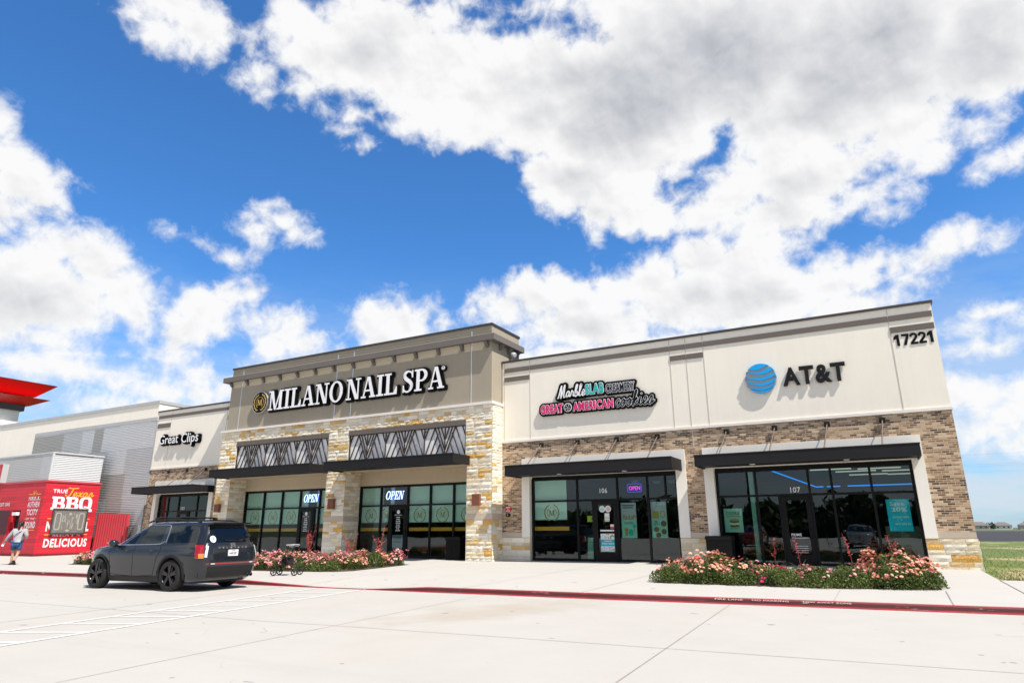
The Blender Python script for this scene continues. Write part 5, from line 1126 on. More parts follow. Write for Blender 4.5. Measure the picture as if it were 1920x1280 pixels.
def plan_ring(z):
    t_ = [(.20, 2.18, -2.30, .86), (.32, 2.33, -2.48, .935), (.48, 2.395, -2.545, .962), (.60, 2.40, -2.55, .958), (.70, 2.405, -2.555, .970), (.80, 2.40, -2.55, .990), (.88, 2.385, -2.545, .996), (.95, 2.35, -2.535, .985), (1.00, 2.30, -2.525, .966), (1.04, 2.22, -2.52, .956), (1.085, 1.90, -2.51, .948), (1.12, 1.45, -2.50, .940), (1.145, 1.12, -2.49, .930), (1.25, .88, -2.455, .885), (1.40, .55, -2.40, .825), (1.53, .24, -2.34, .770), (1.62, -.02, -2.29, .725), (1.675, -.28, -2.24, .665), (1.705, -.55, -2.14, .57), (1.72, -.85, -2.0, .42)]
    if z <= t_[0][0]: return t_[0][1:]
    for a, b in zip(t_, t_[1:]):
        if z <= b[0]: f = (z - a[0]) / (b[0] - a[0]); return tuple(a[i] + (b[i] - a[i]) * f for i in (1, 2, 3))
    return t_[-1][1:]
def body_pt(q, z):
    xf, xr, w = plan_ring(z); cx = -0.25; c_, s_ = math.cos(q), math.sin(q)
    e = 3.4 if c_ > 0 else 9.0
    if z > 1.1: e = 4.2 if c_ > 0 else 8.0
    a = (xf - cx) if c_ > 0 else (cx - xr)
    k = (abs(c_) ** e + abs(s_) ** e) ** (-1 / e)
    return (cx + a * c_ * k, w * s_ * k, z)
def side_y(x, z):
    xf, xr, w = plan_ring(z); cx = -0.25; e = (4.2 if z > 1.1 else 3.4) if x > cx else (8.0 if z > 1.1 else 9.0); a = (xf - cx) if x > cx else (cx - xr)
    u = min(.999, abs(x - cx) / a); return w * (1 - u ** e) ** (1 / e)
def rear_x(y, z):
    xf, xr, w = plan_ring(z); cx = -0.25; u = min(.999, abs(y) / w); return cx - (cx - xr) * (1 - u ** 9) ** (1 / 9)
AX, RT = (1.45, -1.45), 0.385
def make_car(lab, paint, cat='car', group=None):
    car = thing('parked_car', lab, cat, (0, 0, 0), group)
    zs = [.20, .26, .32, .40, .48, .58, .70, .80, .88, .94, .98, 1.01, 1.04, 1.065, 1.085, 1.105, 1.12, 1.135, 1.145, 1.19, 1.25, 1.32, 1.40, 1.47, 1.53, 1.58, 1.62, 1.65, 1.675, 1.69, 1.705, 1.715, 1.72]
    N = 120; b = MB(); vs_ = [body_pt(2 * math.pi * k / N, z) for z in zs for k in range(N)]
    fs_ = [(i * N + k, i * N + (k + 1) % N, (i + 1) * N + (k + 1) % N, (i + 1) * N + k) for i in range(len(zs) - 1) for k in range(N)]
    b.add(vs_, fs_, 0, True); b.add(vs_[:N], [tuple(range(N))[::-1]], 1); b.add(vs_[-N:], [tuple(range(N))], 0, True)
    me_o = b.build('body', [paint, M['dark']], car)
    bm = bmesh.new(); bm.from_mesh(me_o.data); bmesh.ops.remove_doubles(bm, verts=bm.verts, dist=1e-5); bm.to_mesh(me_o.data); bm.free()
    cut = MB()
    for x in AX:
        for s_ in (-1, 1): cut.lathe((x, s_ * .58, RT), (0, s_, 0), [(0, .445), (.6, .445)], 36, 0, False)
    co_ = cut.build('cutter', M['dark']); md = me_o.modifiers.new('arches', 'BOOLEAN'); md.operation = 'DIFFERENCE'; md.object = co_; md.solver = 'EXACT'
    try: md.material_mode = 'TRANSFER'
    except Exception: pass
    dg_ = bpy.context.evaluated_depsgraph_get(); nm = bpy.data.meshes.new_from_object(me_o.evaluated_get(dg_)); me_o.modifiers.clear(); me_o.data = nm
    bpy.data.objects.remove(co_)
    # anything laid on the flanks follows the body surface
    def flank(nm, mt, s_, c00, c10, c11, c01, off=.006, nx=10, nz=5, parent=car):
        m = MB(); P_ = []
        for i in range(nx + 1):
            for k in range(nz + 1):
                u, v = i / nx, k / nz
                x = (c00[0] * (1 - u) + c10[0] * u) * (1 - v) + (c01[0] * (1 - u) + c11[0] * u) * v; z = (c00[1] * (1 - u) + c10[1] * u) * (1 - v) + (c01[1] * (1 - u) + c11[1] * u) * v
                P_.append((x, s_ * (side_y(x, z) + off), z))
        m.add(P_, [(i * (nz + 1) + k, (i + 1) * (nz + 1) + k, (i + 1) * (nz + 1) + k + 1, i * (nz + 1) + k + 1) for i in range(nx) for k in range(nz)], 0, True); return m.build(nm, mt, parent)
    def line(nm, mt, s_, pts, w, off=.008, parent=car, m=None):
        own = m is None; m = m or MB(); pts = spline(pts, 6)
        for (x0, z0), (x1, z1) in zip(pts, pts[1:]):
            L = math.hypot(x1 - x0, z1 - z0) or 1e-6; nx, nz = -(z1 - z0) / L * w / 2, (x1 - x0) / L * w / 2
            m.quad(*[(x, s_ * (side_y(x, z) + off), z) for x, z in ((x0 - nx, z0 - nz), (x1 - nx, z1 - nz), (x1 + nx, z1 + nz), (x0 + nx, z0 + nz))])
        return m.build(nm, mt, parent) if own else m
    for s_ in (1, -1):
        flank('side_window', M['carglass'], s_, (.10, 1.15), (.98, 1.145), (.30, 1.50), (-.02, 1.60)); flank('side_window', M['carglass'], s_, (-.88, 1.16), (.02, 1.15), (-.06, 1.61), (-.84, 1.615)); flank('side_window', M['carglass'], s_, (-2.12, 1.20), (-1.14, 1.17), (-1.10, 1.61), (-2.02, 1.60))
        line('window_trim', M['chrome'], s_, [(1.02, 1.13), (.2, 1.135), (-.6, 1.145), (-.92, 1.16), (-1.04, 1.22)], .022); line('window_trim', M['chrome'], s_, [(.98, 1.16), (.60, 1.38), (.25, 1.54), (-.05, 1.625), (-.5, 1.638), (-.92, 1.63), (-1.03, 1.55), (-1.10, 1.2)], .03)
        m = MB()
        for pts in ([(1.12, 1.12), (1.02, .9), (.98, .40)], [(.02, 1.14), (.03, .7), (.02, .36)], [(-.95, 1.14), (-.98, .95), (-.86, .72), (-.80, .4)], [(.98, .40), (.02, .35), (-.80, .39)]): line('', None, s_, pts, .012, .003, m=m)
        m.build('door_seam', M['dark'], car)
        for x in (.22, -.74): h = MB(); y = side_y(x, .985) + .02; h.tube([(x - .11, s_ * (y - .02), .985), (x - .08, s_ * (y + .012), .99), (x + .08, s_ * (y + .012), .99), (x + .11, s_ * (y - .02), .985)], .016, 6); h.build('door_handle', paint, car)
        flank('sill', M['cladding'], s_, (-1.0, .215), (1.0, .215), (1.0, .34), (-1.0, .36), .012)
        for x in AX:
            m = MB(); pr = []
            for k in range(19):
                q = R(-12 + 204 * k / 18); c_ = (math.cos(q), math.sin(q))
                for r_, o_ in ((.44, .0), (.445, .022), (.50, .020), (.515, .002)):
                    xx, zz = x + c_[0] * r_, RT + c_[1] * r_; pr.append((xx, s_ * (side_y(xx, max(.24, zz)) + o_), max(.22, zz)))
            m.add(pr, [(k * 4 + j, k * 4 + 4 + j, k * 4 + 5 + j, k * 4 + 1 + j) for k in range(18) for j in range(3)], 0, True); m.build('wheel_arch', M['cladding'], car)
        m = MB(); m.lathe((.80, s_ * 1.04, 1.16), (0, 0, 1), [(-.09, .05), (-.07, .10), (.0, .125), (.07, .11), (.10, .06)], 14); m.tube([(.83, s_ * .9, 1.12), (.81, s_ * 1.0, 1.12)], .03, 6); mo = m.build('wing_mirror', paint, car)
        a = MB(); a.box(.88, .935, s_ * 1.04 - .04, s_ * 1.04 + .10 * s_ if s_ > 0 else s_ * 1.04 + .04, 1.17, 1.20) if s_ > 0 else a.box(.88, .935, -1.14, -1.0, 1.17, 1.20); a.build('indicator', M['amber'], mo)
        flank('side_marker', M['amber'], s_, (2.0, .62), (2.12, .70), (2.12, .74), (2.0, .66), .01, 4, 2)
        r_ = MB(); y = .60; r_.tube([(.05, s_ * .62, 1.70), (-.1, s_ * .63, 1.745), (-.8, s_ * .63, 1.765), (-1.7, s_ * .62, 1.745), (-1.95, s_ * .60, 1.70)], .022, 8); r_.build('roof_rail', M['cladding'], car)
        # rear lamps wrap the corner
        def wrap(nm, mt, q0, q1, z0, z1, off, slant=0):
            m = MB(); n_, k_ = 8, 6; P_ = []
            for i in range(n_ + 1):
                for k in range(k_ + 1):
                    z = z0 + (z1 - z0) * k / k_; q = R(q0 + (q1 - q0) * i / n_ + slant * (k / k_)); p = Vector(body_pt(q, z)); p2 = (p - Vector((-.25, 0, z))).normalized() * off + p; P_.append((p2.x, s_ * p2.y, z))
            m.add(P_, [(i * (k_ + 1) + k, (i + 1) * (k_ + 1) + k, (i + 1) * (k_ + 1) + k + 1, i * (k_ + 1) + k + 1) for i in range(n_) for k in range(k_)], 0, True); return m.build(nm, mt, car)
        tl = wrap('tail_lamp', M['tail'], 132.6, 138.6, .80, 1.13, .014, -1.0); wrap('tail_lamp_amber', M['amber'], 134.5, 138.2, .81, .92, .022); wrap('reversing_lamp', M['lens'], 138.9, 141.3, .83, 1.11, .012, .4)
    def rear(nm, mt, ps, off, parent=car):
        m = MB()
        for p in ps: m.add([(rear_x(y, z) - off, y, z) for y, z in p], [tuple(range(len(p)))[::-1]])
        return m.build(nm, mt, parent)
    def patch(y0, y1, z0, z1, n=10, k=4, ins=0.0): return [[(y0 + (y1 - y0) * i / n * 1.0, z0 + (z1 - z0) * j / k), (y0 + (y1 - y0) * (i + 1) / n, z0 + (z1 - z0) * j / k), (y0 + (y1 - y0) * (i + 1) / n, z0 + (z1 - z0) * (j + 1) / k), (y0 + (y1 - y0) * i / n, z0 + (z1 - z0) * (j + 1) / k)] for i in range(n) for j in range(k)]
    def trap(yb, yt, z0, z1, n=10, k=5): return [[(v * (yb + (yt - yb) * w_), z0 + (z1 - z0) * w_) for v, w_ in ((-1 + 2 * i / n, j / k), (-1 + 2 * (i + 1) / n, j / k), (-1 + 2 * (i + 1) / n, (j + 1) / k), (-1 + 2 * i / n, (j + 1) / k))] for i in range(n) for j in range(k)]
    rw = rear('rear_window', M['carglass'], trap(.78, .62, 1.19, 1.56), .008)
    w = MB(); w.bar((rear_x(0, 1.20) - .02, -.30, 1.215), (rear_x(0, 1.22) - .02, .25, 1.24), .02, .02, (1, 0, 0)); w.build('wiper', M['cladding'], rw)
    rear('window_sticker', M['plate'], [[(.60 + .085 * math.cos(q), 1.27 + .085 * math.sin(q)) for q in [2 * math.pi * k / 14 for k in range(14)]]], .011, rw)
    s = MB(); s.obox((-2.30, 0, 1.655), (.13, 0, -.015), (0, .62, 0), (0, 0, .022)); s.build('spoiler', paint, car)
    rear('bumper', M['cladding'], trap(.86, .92, .30, .60), .012); rear('reflector_strip', M['tail'], trap(.80, .80, .655, .685, 8, 1), .012)
    for y in (-.62, .62): rear('reflector', M['lens'], [[(y - .06, .658), (y + .06, .658), (y + .06, .682), (y - .06, .682)]], .016)
    rear('tailgate_seam', M['dark'], patch(-.80, .80, .735, .747, 10, 1), .006)
    lp = MB(); xx = rear_x(0, .92); lp.box(xx - .02, xx, -.16, .16, .845, 1.0); lpo = lp.build('number_plate', M['plate'], car)
    frr = lambda a, b_, d: (xx - .02 - d, -a, b_)
    m = MB(); mono(m, flat(text('H4K0R7', -.13, .875, .26, .07, .02)) + [rect(-.06, .06, .972, .984)], frr, .001); m.build('lettering', M['charcoal'], lpo)
    m = MB(); x2 = rear_x(0, 1.07); f2 = lambda a, b_, d: (rear_x(a, b_) - .004 - d, -a, b_)
    m.polys(flat(L for L in []), f2, 0, .01)
    for i, c_ in enumerate('PALISADE'): m.polys(flat(text(c_, -.46 + i * .125, 1.035, .05, .04, .01)), f2, .0, .008)
    m.build('lettering', M['chrome'], car)
    m = MB(); m.polys(ring(0, 1.125, .085, .048, .014, .01), f2, 0, .012); m.polys(ribbon([(-.045, 1.095), (-.03, 1.15)], .02, 2, False) + ribbon([(.03, 1.10), (.045, 1.155)], .02, 2, False) + ribbon([(-.04, 1.12), (.04, 1.13)], .014, 2, False), f2, 0, .012); m.build('emblem', M['chrome'], car)
    ex = MB()
    for y in (-.70, -.60): ex.lathe((rear_x(.65, .36) + .05, y, .345), (-1, 0, 0), [(0, .045), (.10, .045), (.10, .036), (.03, .036)], 12)
    ex.build('exhaust_tip', M['rim'], car)
    # glass over the front, seen by reflection and from the side
    ws = MB(); P_ = []
    for i in range(13):
        for k in range(7):
            z = 1.17 + (1.60 - 1.17) * k / 6; q = R(-38 + 76 * i / 12); xf, xr, w_ = plan_ring(z); y = w_ * .86 * (-1 + 2 * i / 12); u = abs(y) / w_; x = -.25 + (xf + .25) * (1 - u ** 4.2) ** (1 / 4.2) + .008; P_.append((x, y, z))
    ws.add(P_, [(i * 7 + k, (i + 1) * 7 + k, (i + 1) * 7 + k + 1, i * 7 + k + 1) for i in range(12) for k in range(6)], 0, True); ws.build('windscreen', M['carglass'], car)
    for x in (-.25, -1.05):
        c_ = MB(); c_.tube([(x, -.62, 1.765), (x, -.60, 1.815), (x, -.5, 1.83), (x, .5, 1.83), (x, .60, 1.815), (x, .62, 1.765)], [.032, .032, .022, .022, .032, .032], 8)
        for y in (-.60, .60): c_.box(x - .06, x + .06, y - .035, y + .035, 1.75, 1.835)
        c_.build('roof_bar', M['cladding'], car)
    for x in AX:
        for s_ in (1, -1):
            c = (x, s_ * .985, RT)
            t_ = MB(); t_.lathe((x, s_ * .745, RT), (0, s_, 0), [(0, .25), (0, .345), (.02, .375), (.05, RT), (.19, RT), (.225, .372), (.24, .34), (.235, .275)], 36, caps=False); ty = t_.build('wheel', M['tyre'], car)
            r_ = MB(); ax = Vector((0, s_, 0)); r_.lathe((x, s_ * .90, RT), (0, s_, 0), [(0, .272), (.072, .282), (.082, .272), (.06, .255), (.0, .25)], 36); r_.lathe((x, s_ * .90, RT), (0, s_, 0), [(0, .26), (.005, .26)], 24); r_.lathe((x, s_ * .93, RT), (0, s_, 0), [(0, .075), (.04, .07), (.045, .04)], 14)
            for k in range(5):
                for dq in (-.13, .13):
                    q = 2 * math.pi * k / 5 + .3; q2 = q + dq; a = Vector((x + math.cos(q + dq * .5) * .06, s_ * .962, RT + math.sin(q + dq * .5) * .06)); b_ = Vector((x + math.cos(q2) * .262, s_ * .965, RT + math.sin(q2) * .262)); r_.bar(a, b_, .045, .03, (0, 1, 0))
            r_.build('rim', M['rim'], ty)
    return car
car = make_car('dark slate grey sport utility vehicle with roof bars parked at the red kerb', M['paintcar'])
CARX, CARY, CARH = -17.62, -12.44, R(184.0)
car.location = (CARX, CARY, zlot(CARX)); car.rotation_euler = (R(0), R(0.2), CARH)
# ------------------------------------------------------------------ planting
def leafmat(name, stops, rough=0.55, trans=0.25):
    m, t, b = new_mat(name); at = t.n('ShaderNodeAttribute'); at.attribute_name = 'tint'
    r = t.n('ShaderNodeValToRGB'); t.put(r.inputs[0], at.outputs['Fac']); e = r.color_ramp.elements
    e[0].position = 0; e[0].color = (*stops[0], 1); e[1].position = 1; e[1].color = (*stops[-1], 1)
    for i, c in enumerate(stops[1:-1]): q = e.new((i + 1) / (len(stops) - 1)); q.color = (*c, 1)
    t.put(b.inputs['Base Color'], r.outputs[0]); b.inputs['Roughness'].default_value = rough; b.inputs['Specular IOR Level'].default_value = 0.3
    tl = t.n('ShaderNodeBsdfTranslucent'); t.put(tl.inputs[0], r.outputs[0]); mx = t.n('ShaderNodeMixShader'); mx.inputs[0].default_value = trans
    o = m.node_tree.nodes['Material Output']; t.t.links.new(b.outputs[0], mx.inputs[1]); t.t.links.new(tl.outputs[0], mx.inputs[2]); t.t.links.new(mx.outputs[0], o.inputs[0]); return m
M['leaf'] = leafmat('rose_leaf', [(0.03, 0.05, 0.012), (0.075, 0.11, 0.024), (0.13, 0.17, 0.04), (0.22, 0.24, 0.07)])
M['treeleaf'] = leafmat('tree_leaf', [(0.02, 0.035, 0.012), (0.04, 0.065, 0.02), (0.07, 0.10, 0.03)])
M['coral'] = leafmat('coral_bloom', [(0.80, 0.22, 0.15), (0.88, 0.40, 0.29), (0.92, 0.55, 0.42), (0.92, 0.48, 0.20)], .6, .2)
M['rose'] = leafmat('pink_bloom', [(0.76, 0.14, 0.20), (0.86, 0.30, 0.33), (0.92, 0.50, 0.48), (0.94, 0.68, 0.60)], .6, .2)
M['magenta'] = leafmat('magenta_bloom', [(0.62, 0.02, 0.12), (0.78, 0.05, 0.20), (0.85, 0.15, 0.28)], .6, .2)
M['yucca'] = leafmat('red_stalk', [(0.40, 0.05, 0.06), (0.55, 0.10, 0.09), (0.62, 0.20, 0.15)], .6, .1)
M['blade'] = leafmat('dry_blade', [(0.10, 0.10, 0.05), (0.17, 0.15, 0.09), (0.10, 0.14, 0.04)], .7, .2)
M['stem'] = plain('woody_stem', (0.06, 0.045, 0.03), 0.9)
M['mulch'] = plain('mulch', (0.075, 0.045, 0.03), 0.95, var=0.5, scale=25, bump=0.8, bscale=40)
def leafy(n, rx, rz, size, seed, lo=0.35, dense=0.5, lumps=7):
    """leaf clumps through the volume of a lumpy dome"""
    q = random.Random(seed); m = MB().colour('tint')
    lp = [(q.uniform(0, 2 * math.pi), q.uniform(.15, .9), q.uniform(.75, 1.15)) for _ in range(lumps)]
    for i in range(n):
        a, h = q.uniform(0, 2 * math.pi), q.random() ** .8
        k = min(lp, key=lambda l: abs(math.atan2(math.sin(a - l[0]), math.cos(a - l[0]))) + abs(h - l[1])); f = k[2]
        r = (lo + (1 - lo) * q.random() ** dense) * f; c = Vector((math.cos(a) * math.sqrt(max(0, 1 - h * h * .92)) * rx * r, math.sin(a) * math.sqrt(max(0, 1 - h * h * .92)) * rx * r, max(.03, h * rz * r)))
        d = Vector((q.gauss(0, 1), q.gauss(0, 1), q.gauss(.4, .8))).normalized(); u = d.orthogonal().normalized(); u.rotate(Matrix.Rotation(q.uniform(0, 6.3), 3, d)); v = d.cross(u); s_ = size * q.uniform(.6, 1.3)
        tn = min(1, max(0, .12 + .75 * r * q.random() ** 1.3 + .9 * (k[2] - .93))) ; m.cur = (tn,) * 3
        m.add([c - u * s_, c + v * s_ * .5, c + u * s_, c - v * s_ * .5], [(0, 1, 2, 3)])
    return m
def blooms(n, rx, rz, seed, per=(4, 9), size=.05, low=0.25):
    q = random.Random(seed); m = MB().colour('tint')
    for _ in range(n):
        a, h = q.uniform(0, 2 * math.pi), q.uniform(low, 1); rr = math.sqrt(max(0.02, 1 - h * h * .92)); c0 = Vector((math.cos(a) * rr * rx, math.sin(a) * rr * rx, h * rz)) * q.uniform(.92, 1.12)
        base = q.random()
        for _ in range(q.randint(*per)):
            c = c0 + Vector((q.gauss(0, .07), q.gauss(0, .07), q.gauss(.02, .05))); s_ = size * q.uniform(.6, 1.15); up = (c0.normalized() + Vector((q.gauss(0, .3), q.gauss(0, .3), q.gauss(.3, .3)))).normalized(); x = up.orthogonal().normalized(); y = up.cross(x)
            for ringi, (k, rad, ht, sz) in enumerate(((6, 1.0, .0, .85), (5, .55, .35, .6))):
                for j in range(k):
                    t_ = 2 * math.pi * j / k + ringi * .5; d = x * math.cos(t_) + y * math.sin(t_); e = up.cross(d); p = c + d * s_ * rad * .5 + up * s_ * ht
                    m.cur = (min(1, max(0, base * .6 + q.random() * .4)),) * 3
                    m.add([p - e * s_ * sz * .5 - d * s_ * .35, p + e * s_ * sz * .5 - d * s_ * .35, p + e * s_ * sz * .55 + d * s_ * .45 + up * s_ * .3, p - e * s_ * sz * .55 + d * s_ * .45 + up * s_ * .3], [(0, 1, 2, 3)])
    return m
def bush_kind(seed, rx, rz, mt, nb, label, per=(4, 9), low=.3):
    t = thing('rose_bush', label, 'rose bush')
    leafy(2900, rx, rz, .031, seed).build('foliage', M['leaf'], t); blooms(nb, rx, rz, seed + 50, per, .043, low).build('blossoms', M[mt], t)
    m = MB(); q = random.Random(seed)
    for k in range(7): a = q.uniform(0, 6.3); m.tube([(0, 0, -.03), (math.cos(a) * rx * .4, math.sin(a) * rx * .4, rz * .55), (math.cos(a) * rx * .65, math.sin(a) * rx * .65, rz * .8)], [.014, .01, .005], 5)
    m.build('stems', M['stem'], t); return t
KIND = {}
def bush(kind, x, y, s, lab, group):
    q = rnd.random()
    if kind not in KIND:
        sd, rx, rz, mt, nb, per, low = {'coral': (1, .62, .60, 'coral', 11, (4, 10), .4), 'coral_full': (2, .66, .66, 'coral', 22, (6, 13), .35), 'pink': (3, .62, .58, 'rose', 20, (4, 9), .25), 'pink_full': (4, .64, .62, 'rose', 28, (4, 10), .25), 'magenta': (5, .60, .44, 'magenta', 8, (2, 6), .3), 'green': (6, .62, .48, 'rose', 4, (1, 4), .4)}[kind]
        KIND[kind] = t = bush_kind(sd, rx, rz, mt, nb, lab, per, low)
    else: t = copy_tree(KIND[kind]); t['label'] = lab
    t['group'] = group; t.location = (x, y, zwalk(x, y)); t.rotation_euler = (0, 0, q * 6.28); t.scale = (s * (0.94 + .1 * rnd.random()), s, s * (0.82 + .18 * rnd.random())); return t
ORD = ['leftmost', 'second', 'third', 'fourth', 'fifth', 'sixth', 'seventh', 'eighth', 'ninth', 'tenth']
def bed(pts, nm):
    m = MB(); n = len(pts); m.add([(x, y, zwalk(x, y) + .012) for x, y in pts], [tuple(range(n))]); tag(m.build('planting_bed', M['mulch']), kind='structure')
bed([(-5.25, -7.45), (-1.4, -7.35), (.95, -6.75), (.95, -4.4), (-5.25, -4.5)], 'r')
bed([(-23.5, -7.9), (-19.2, -7.9), (-17.36, -7.7), (-16.1, -7.4), (-15.75, -6.9), (-16.0, -3.5), (-23.5, -3.5)], 'l'); bed([(-31.6, -7.7), (-28, -7.8), (-28, -4.5), (-31.6, -4.5)], 'll')
CNAME = {'coral': 'coral', 'coral_full': 'thickly flowering coral', 'pink': 'pink', 'pink_full': 'thickly flowering pink', 'magenta': 'low magenta', 'green': 'sparsely flowering green'}
def row(xs_, ys_, kinds, sizes, where, grp):
    for i, (x, k, s) in enumerate(zip(xs_, kinds, sizes)):
        y = ys_(x) if callable(ys_) else ys_
        bush(k, x + rnd.uniform(-.08, .08), y + rnd.uniform(-.1, .1), s, '%s rose bush, %s in the %s' % (CNAME[k], ORD[i] if i == 0 else ORD[i] + ' from left', where), grp)
fr_y = lambda x: -7.0 + max(0, (x + 1.4) * .22)
row([-4.85, -4.0, -3.15, -2.3, -1.5, -.75, .05, .62], fr_y, ['green', 'coral', 'green', 'magenta', 'green', 'green', 'coral', 'green'], [.92, .95, .85, .95, .82, .85, .95, .92], 'front row by the phone shop', 'roses in the bed before the phone shop')
row([-4.9, -4.2, -3.4, -2.5, -1.6, -.7, .15, .6], lambda x: fr_y(x) + 1.05, ['coral', 'coral_full', 'coral', 'magenta', 'green', 'magenta', 'coral_full', 'coral'], [.9, 1.12, .98, .9, .92, .9, 1.12, 1.0], 'middle row by the phone shop', 'roses in the bed before the phone shop')
row([-4.8, -3.9, -2.9, -1.9, -.9, .3], lambda x: fr_y(x) + 2.1, ['coral', 'green', 'green', 'magenta', 'green', 'coral'], [.85, .9, .8, .8, .8, .95], 'back row by the phone shop', 'roses in the bed before the phone shop')
row([-22.6, -21.6, -20.5, -19.4, -18.5, -17.6, -16.75], lambda x: -7.25 + max(0, x + 17.4) * .35, ['pink', 'pink_full', 'pink_full', 'pink', 'pink', 'green', 'green'], [.8, .85, .85, .85, .82, .85, .82], 'front row by the nail salon', 'roses in the bed before the nail salon')
row([-22.3, -21.2, -20.1, -19.0, -18.0, -17.1, -16.45], -6.1, ['coral', 'pink', 'pink_full', 'pink', 'pink_full', 'pink', 'coral'], [.8, .82, .85, .8, .82, .82, .8], 'second row by the nail salon', 'roses in the bed before the nail salon')
row([-22.0, -20.8, -19.7, -18.6, -17.5, -16.5], -5.0, ['pink', 'coral', 'pink', 'pink_full', 'coral', 'coral_full'], [.8, .8, .8, .8, .8, .88], 'third row by the nail salon', 'roses in the bed before the nail salon')
row([-21.8, -20.4, -19.2, -18.0, -16.5], -4.0, ['coral', 'pink', 'coral', 'pink', 'pink_full'], [.8, .8, .8, .8, .82], 'back row by the nail salon', 'roses in the bed before the nail salon')
row([-31.0, -30.1, -29.2, -28.4], -7.2, ['coral', 'pink_full', 'pink', 'pink'], [.8, .9, .9, .9], 'front row by the car bonnet', 'roses in the bed beside the car')
row([-30.8, -29.9, -29.0, -28.3], -6.0, ['pink', 'pink', 'coral', 'pink'], [.8, .9, .9, .9], 'back row by the car bonnet', 'roses in the bed beside the car')
def yucca(x, y, hs, lab, seed, grp):
    q = random.Random(seed); t = thing('red_yucca', lab, 'plant', (x, y, zwalk(x, y)), grp); z = zwalk(x, y)
    m = MB().colour('tint')
    for i in range(60):
        a = q.uniform(0, 6.3); L = q.uniform(.35, .75); p = Vector((x, y, z)); d = Vector((math.cos(a), math.sin(a), q.uniform(.9, 2.2))).normalized(); e = p + d * L * .6; f = e + (d + Vector((0, 0, -.7))).normalized() * L * .4; s_ = Vector((-math.sin(a), math.cos(a), 0)) * .008
        m.cur = (q.random(),) * 3; m.add([p - s_, p + s_, e + s_ * .7, e - s_ * .7, f], [(0, 1, 2, 3), (3, 2, 4)])
    m.build('blades', M['blade'], t)
    for h in hs:
        m = MB().colour('tint'); a = q.uniform(0, 6.3); ln = q.uniform(.06, .30) * h; p = [Vector((x, y, z)) + Vector((math.cos(a) * ln * u * u, math.sin(a) * ln * u * u, h * u)) for u in (0, .25, .5, .75, 1)]
        m.cur = (.3,) * 3; m.tube(p, [.008, .007, .006, .005, .003], 5)
        for k in range(20):
            u = q.uniform(.5, 1.0); i = min(3, int(u * 4)); c = p[i].lerp(p[i + 1], u * 4 - i) + Vector((q.gauss(0, .018), q.gauss(0, .018), q.gauss(0, .02))); d = Vector((q.gauss(0, 1), q.gauss(0, 1), q.gauss(.4, .6))).normalized(); m.cur = (q.random(),) * 3; m.tube([c, c + d * .03, c + d * .055], [.005, .010, .003], 4, caps=False)
        for b_ in range(1):
            u = q.uniform(.45, .7); i = min(3, int(u * 4)); c = p[i].lerp(p[i + 1], u * 4 - i); aa = q.uniform(0, 6.3); d = Vector((math.cos(aa), math.sin(aa), .9)).normalized(); L = h * q.uniform(.15, .3); m.cur = (.4,) * 3; m.tube([c, c + d * L], [.006, .004], 4)
            for k in range(7): cc_ = c + d * L * q.uniform(.3, 1) + Vector((q.gauss(0, .015), q.gauss(0, .015), 0)); dd = Vector((q.gauss(0, 1), q.gauss(0, 1), .4)).normalized(); m.cur = (q.random(),) * 3; m.tube([cc_, cc_ + dd * .028, cc_ + dd * .05], [.005, .010, .003], 4, caps=False)
        m.build('flower_stalk', M['yucca'], t)
G1, G2 = 'red yuccas in the bed before the phone shop', 'red yuccas in the bed before the nail salon'
yucca(-2.55, -5.6, (1.05,), 'red yucca stalk left of the phone shop door', 1, G1); yucca(-1.95, -5.5, (1.1,), 'red yucca stalk in front of the phone shop door', 2, G1); yucca(-.75, -5.3, (1.15,), 'red yucca right of the phone shop door', 3, G1); yucca(.15, -5.0, (1.1, 1.0), 'rightmost red yucca behind the coral roses', 4, G1)
yucca(-19.1, -5.7, (1.5, 1.35, 1.3, 1.15, 1.1, 1.0), 'tall many stalked red yucca behind the walking frame', 5, G2); yucca(-18.1, -4.5, (1.1, 1.2, 1.0), 'red yucca beside the middle stone pier', 6, G2); yucca(-16.9, -4.2, (1.45, 1.0, .95, 1.1), 'red yucca before the right salon door', 7, G2); yucca(-17.6, -5.2, (.9, .85), 'short red yucca in front of the middle stone pier', 8, G2)

